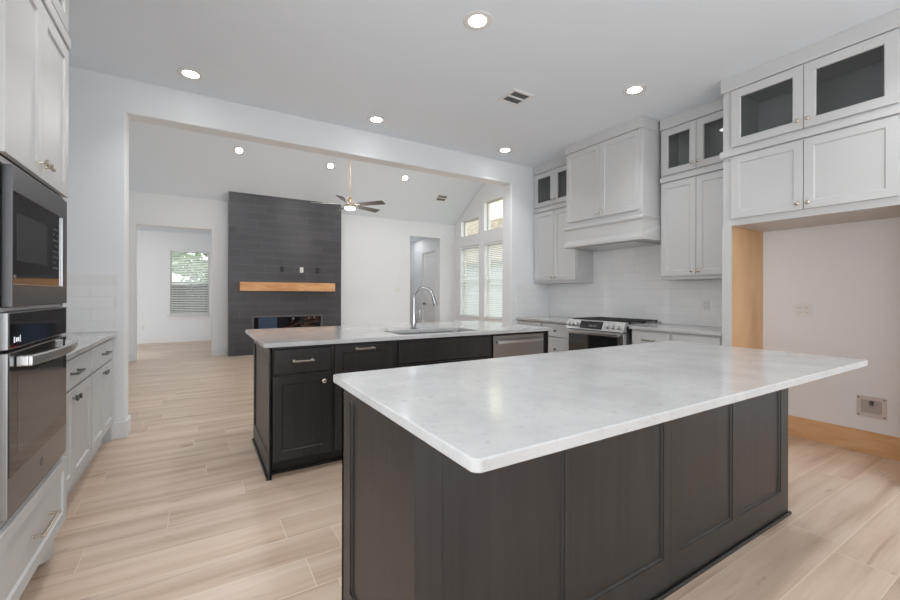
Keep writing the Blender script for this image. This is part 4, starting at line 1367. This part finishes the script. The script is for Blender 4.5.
for k in range(5):
    th = math.radians(22 + 72 * k)
    c, s = math.cos(th), math.sin(th)
    pit = math.radians(-15)
    def loc2(r, w, h):
        hh = h + w * math.sin(pit)
        ww = w * math.cos(pit)
        return (FX + r * c - ww * s, FY + r * s + ww * c, 2.795 + hh)
    bmr = MB(loc2).box(0.09, 0.20, -0.018, 0.018, -0.010, -0.004).build('blade_arm', 'nickel', fan, bevel=0.002)
    out = [(0.155, -0.048), (0.64, -0.070), (0.66, -0.06), (0.665, 0.05), (0.645, 0.068), (0.155, 0.05)]
    b_ = MB(loc2)
    vs = [(r, w, -.0035) for r, w in out] + [(r, w, .0035) for r, w in out]
    b_.add(vs, [tuple(range(6))[::-1], tuple(range(6, 12))] + [(i, (i + 1) % 6, 6 + (i + 1) % 6, 6 + i) for i in range(6)])
    b_.build('blade', 'blade', fan, bevel=0.001)

# ------------------------------------------------------------------ fireplace
YP = 9.16
fpx0, fpx1 = 0.505, 2.738
FB = (0.925, 2.325, 0.33, 0.785)
zt = ZB + SLP * (YB - YP) - 0.002
fpl = thing('fireplace', 'floor-to-ceiling charcoal tile fireplace with a wide linear firebox', 'fireplace', (1.62, 9.28, 0))
MB().plate(rect(fpx0, fpx1, 0, zt - .0), [rect(FB[0], FB[1], FB[2], FB[3])], YP, YP + .05, 'y').box(fpx0, FB[0] - .02, YP + .05, YB - .001, 0, ZB - .002).box(FB[1] + .02, fpx1, YP + .05, YB - .001, 0, ZB - .002).box(FB[0] - .02, FB[1] + .02, YP + .05, YB - .001, FB[3] + .02, ZB - .002).build('tile_surround', 'fptile', fpl)
fr = MB().plate(rect(FB[0], FB[1], FB[2], FB[3]), [rect(FB[0] + .03, FB[1] - .03, FB[2] + .03, FB[3] - .03)], YP - .006, YP + .02, 'y').build('firebox_frame', mat('firebox_frame_grey', s2l((104, 102, 102)), 0.4, 0.3, noise=0.05), fpl, bevel=0.002)
fb = MB()
fb.box(FB[0], FB[1], YB - .05, YB - .045, FB[2], FB[3]).box(FB[0] - .001, FB[0] + .004, YP + .05, YB - .05, FB[2], FB[3]).box(FB[1] - .004, FB[1] + .001, YP + .05, YB - .05, FB[2], FB[3]).box(FB[0], FB[1], YP + .05, YB - .05, FB[2] - .004, FB[2] + .004).box(FB[0], FB[1], YP + .05, YB - .05, FB[3] - .004, FB[3] + .004)
fb.build('firebox', 'black', fpl)
MB().box(FB[0] + .03, FB[1] - .03, YP + .006, YP + .010, FB[2] + .03, FB[3] - .03).build('firebox_glass', 'fireglass', fpl)
MB().box(FB[0] + .05, FB[1] - .05, YP + .07, YB - .08, FB[2] + .004, FB[2] + .05).build('ember_bed', 'ember', fpl)
for (x, y, l, r, an, zz) in ((1.95, 9.25, .5, .05, 8, .43), (2.08, 9.27, .40, .045, -10, .52), (2.12, 9.26, .34, .035, 9, .62), (2.16, 9.27, .26, .03, -12, .70), (1.45, 9.25, .5, .05, -6, .43), (1.72, 9.26, .16, .022, 60, .69), (1.7, 9.26, .4, .04, 24, .55)):
    t = math.radians(an)
    MB().cyl((x - l / 2 * math.cos(t), y, zz - l / 2 * math.sin(t)), (x + l / 2 * math.cos(t), y + .02, zz + l / 2 * math.sin(t)), r, r * .8, 12).build('fire_log', 'log', fpl, smooth=True)
MB().box(1.045, 1.40, YP + .022, YP + .026, FB[2] + .03, 0.762).build('blue_grey_pane', mat('blue_grey_tone', s2l((92, 116, 140)), 0.4, noise=0.06), fpl, label='blue-grey rectangle behind the firebox glass')  # plain blue-grey rectangle set just behind the firebox glass
for x, z in ((1.72, .72), (2.16, .735), (2.05, .725)):
    MB().lathe((x, 9.235, z - .03), (0.1, 0, 1), [(0.02, 0), (0.028, 0.02), (0.016, 0.042), (0.006, 0.05)], 7).build('white_stone', 'plastic', fpl)
MB().cyl((1.98, 9.24, .70), (2.26, 9.25, .728), .022, .018, 12).build('fire_log', mat('red_brown_log', s2l((120, 56, 40)), 0.8, noise=0.4, nscale=(20, 20, 20)), fpl, smooth=True)
tag(MB().box(0.69, 2.545, 8.955, YP - .0005, 1.295, 1.472).build('mantle_shelf', 'mantle', bevel=0.004), 'thick orange-brown wooden mantle beam on the charcoal fireplace', 'mantle')
mpf = face_front(YP)
outlet('dark outlet on the fireplace tile left of the white one', mpf, 1.49, 1.752, m='black')
outlet('white outlet on the fireplace tile above the mantle', mpf, 1.882, 1.752)
outlet('dark outlet on the fireplace tile right of the white one', mpf, 2.215, 1.752, m='black')
outlet('white double light switch on the living room wall right of the fireplace', face_front(YB), 4.24, 1.36, 2, 'switch', cat='switch')
outlet('white outlet low on the far room wall left of its window', face_front(YF), -1.16, 0.40)
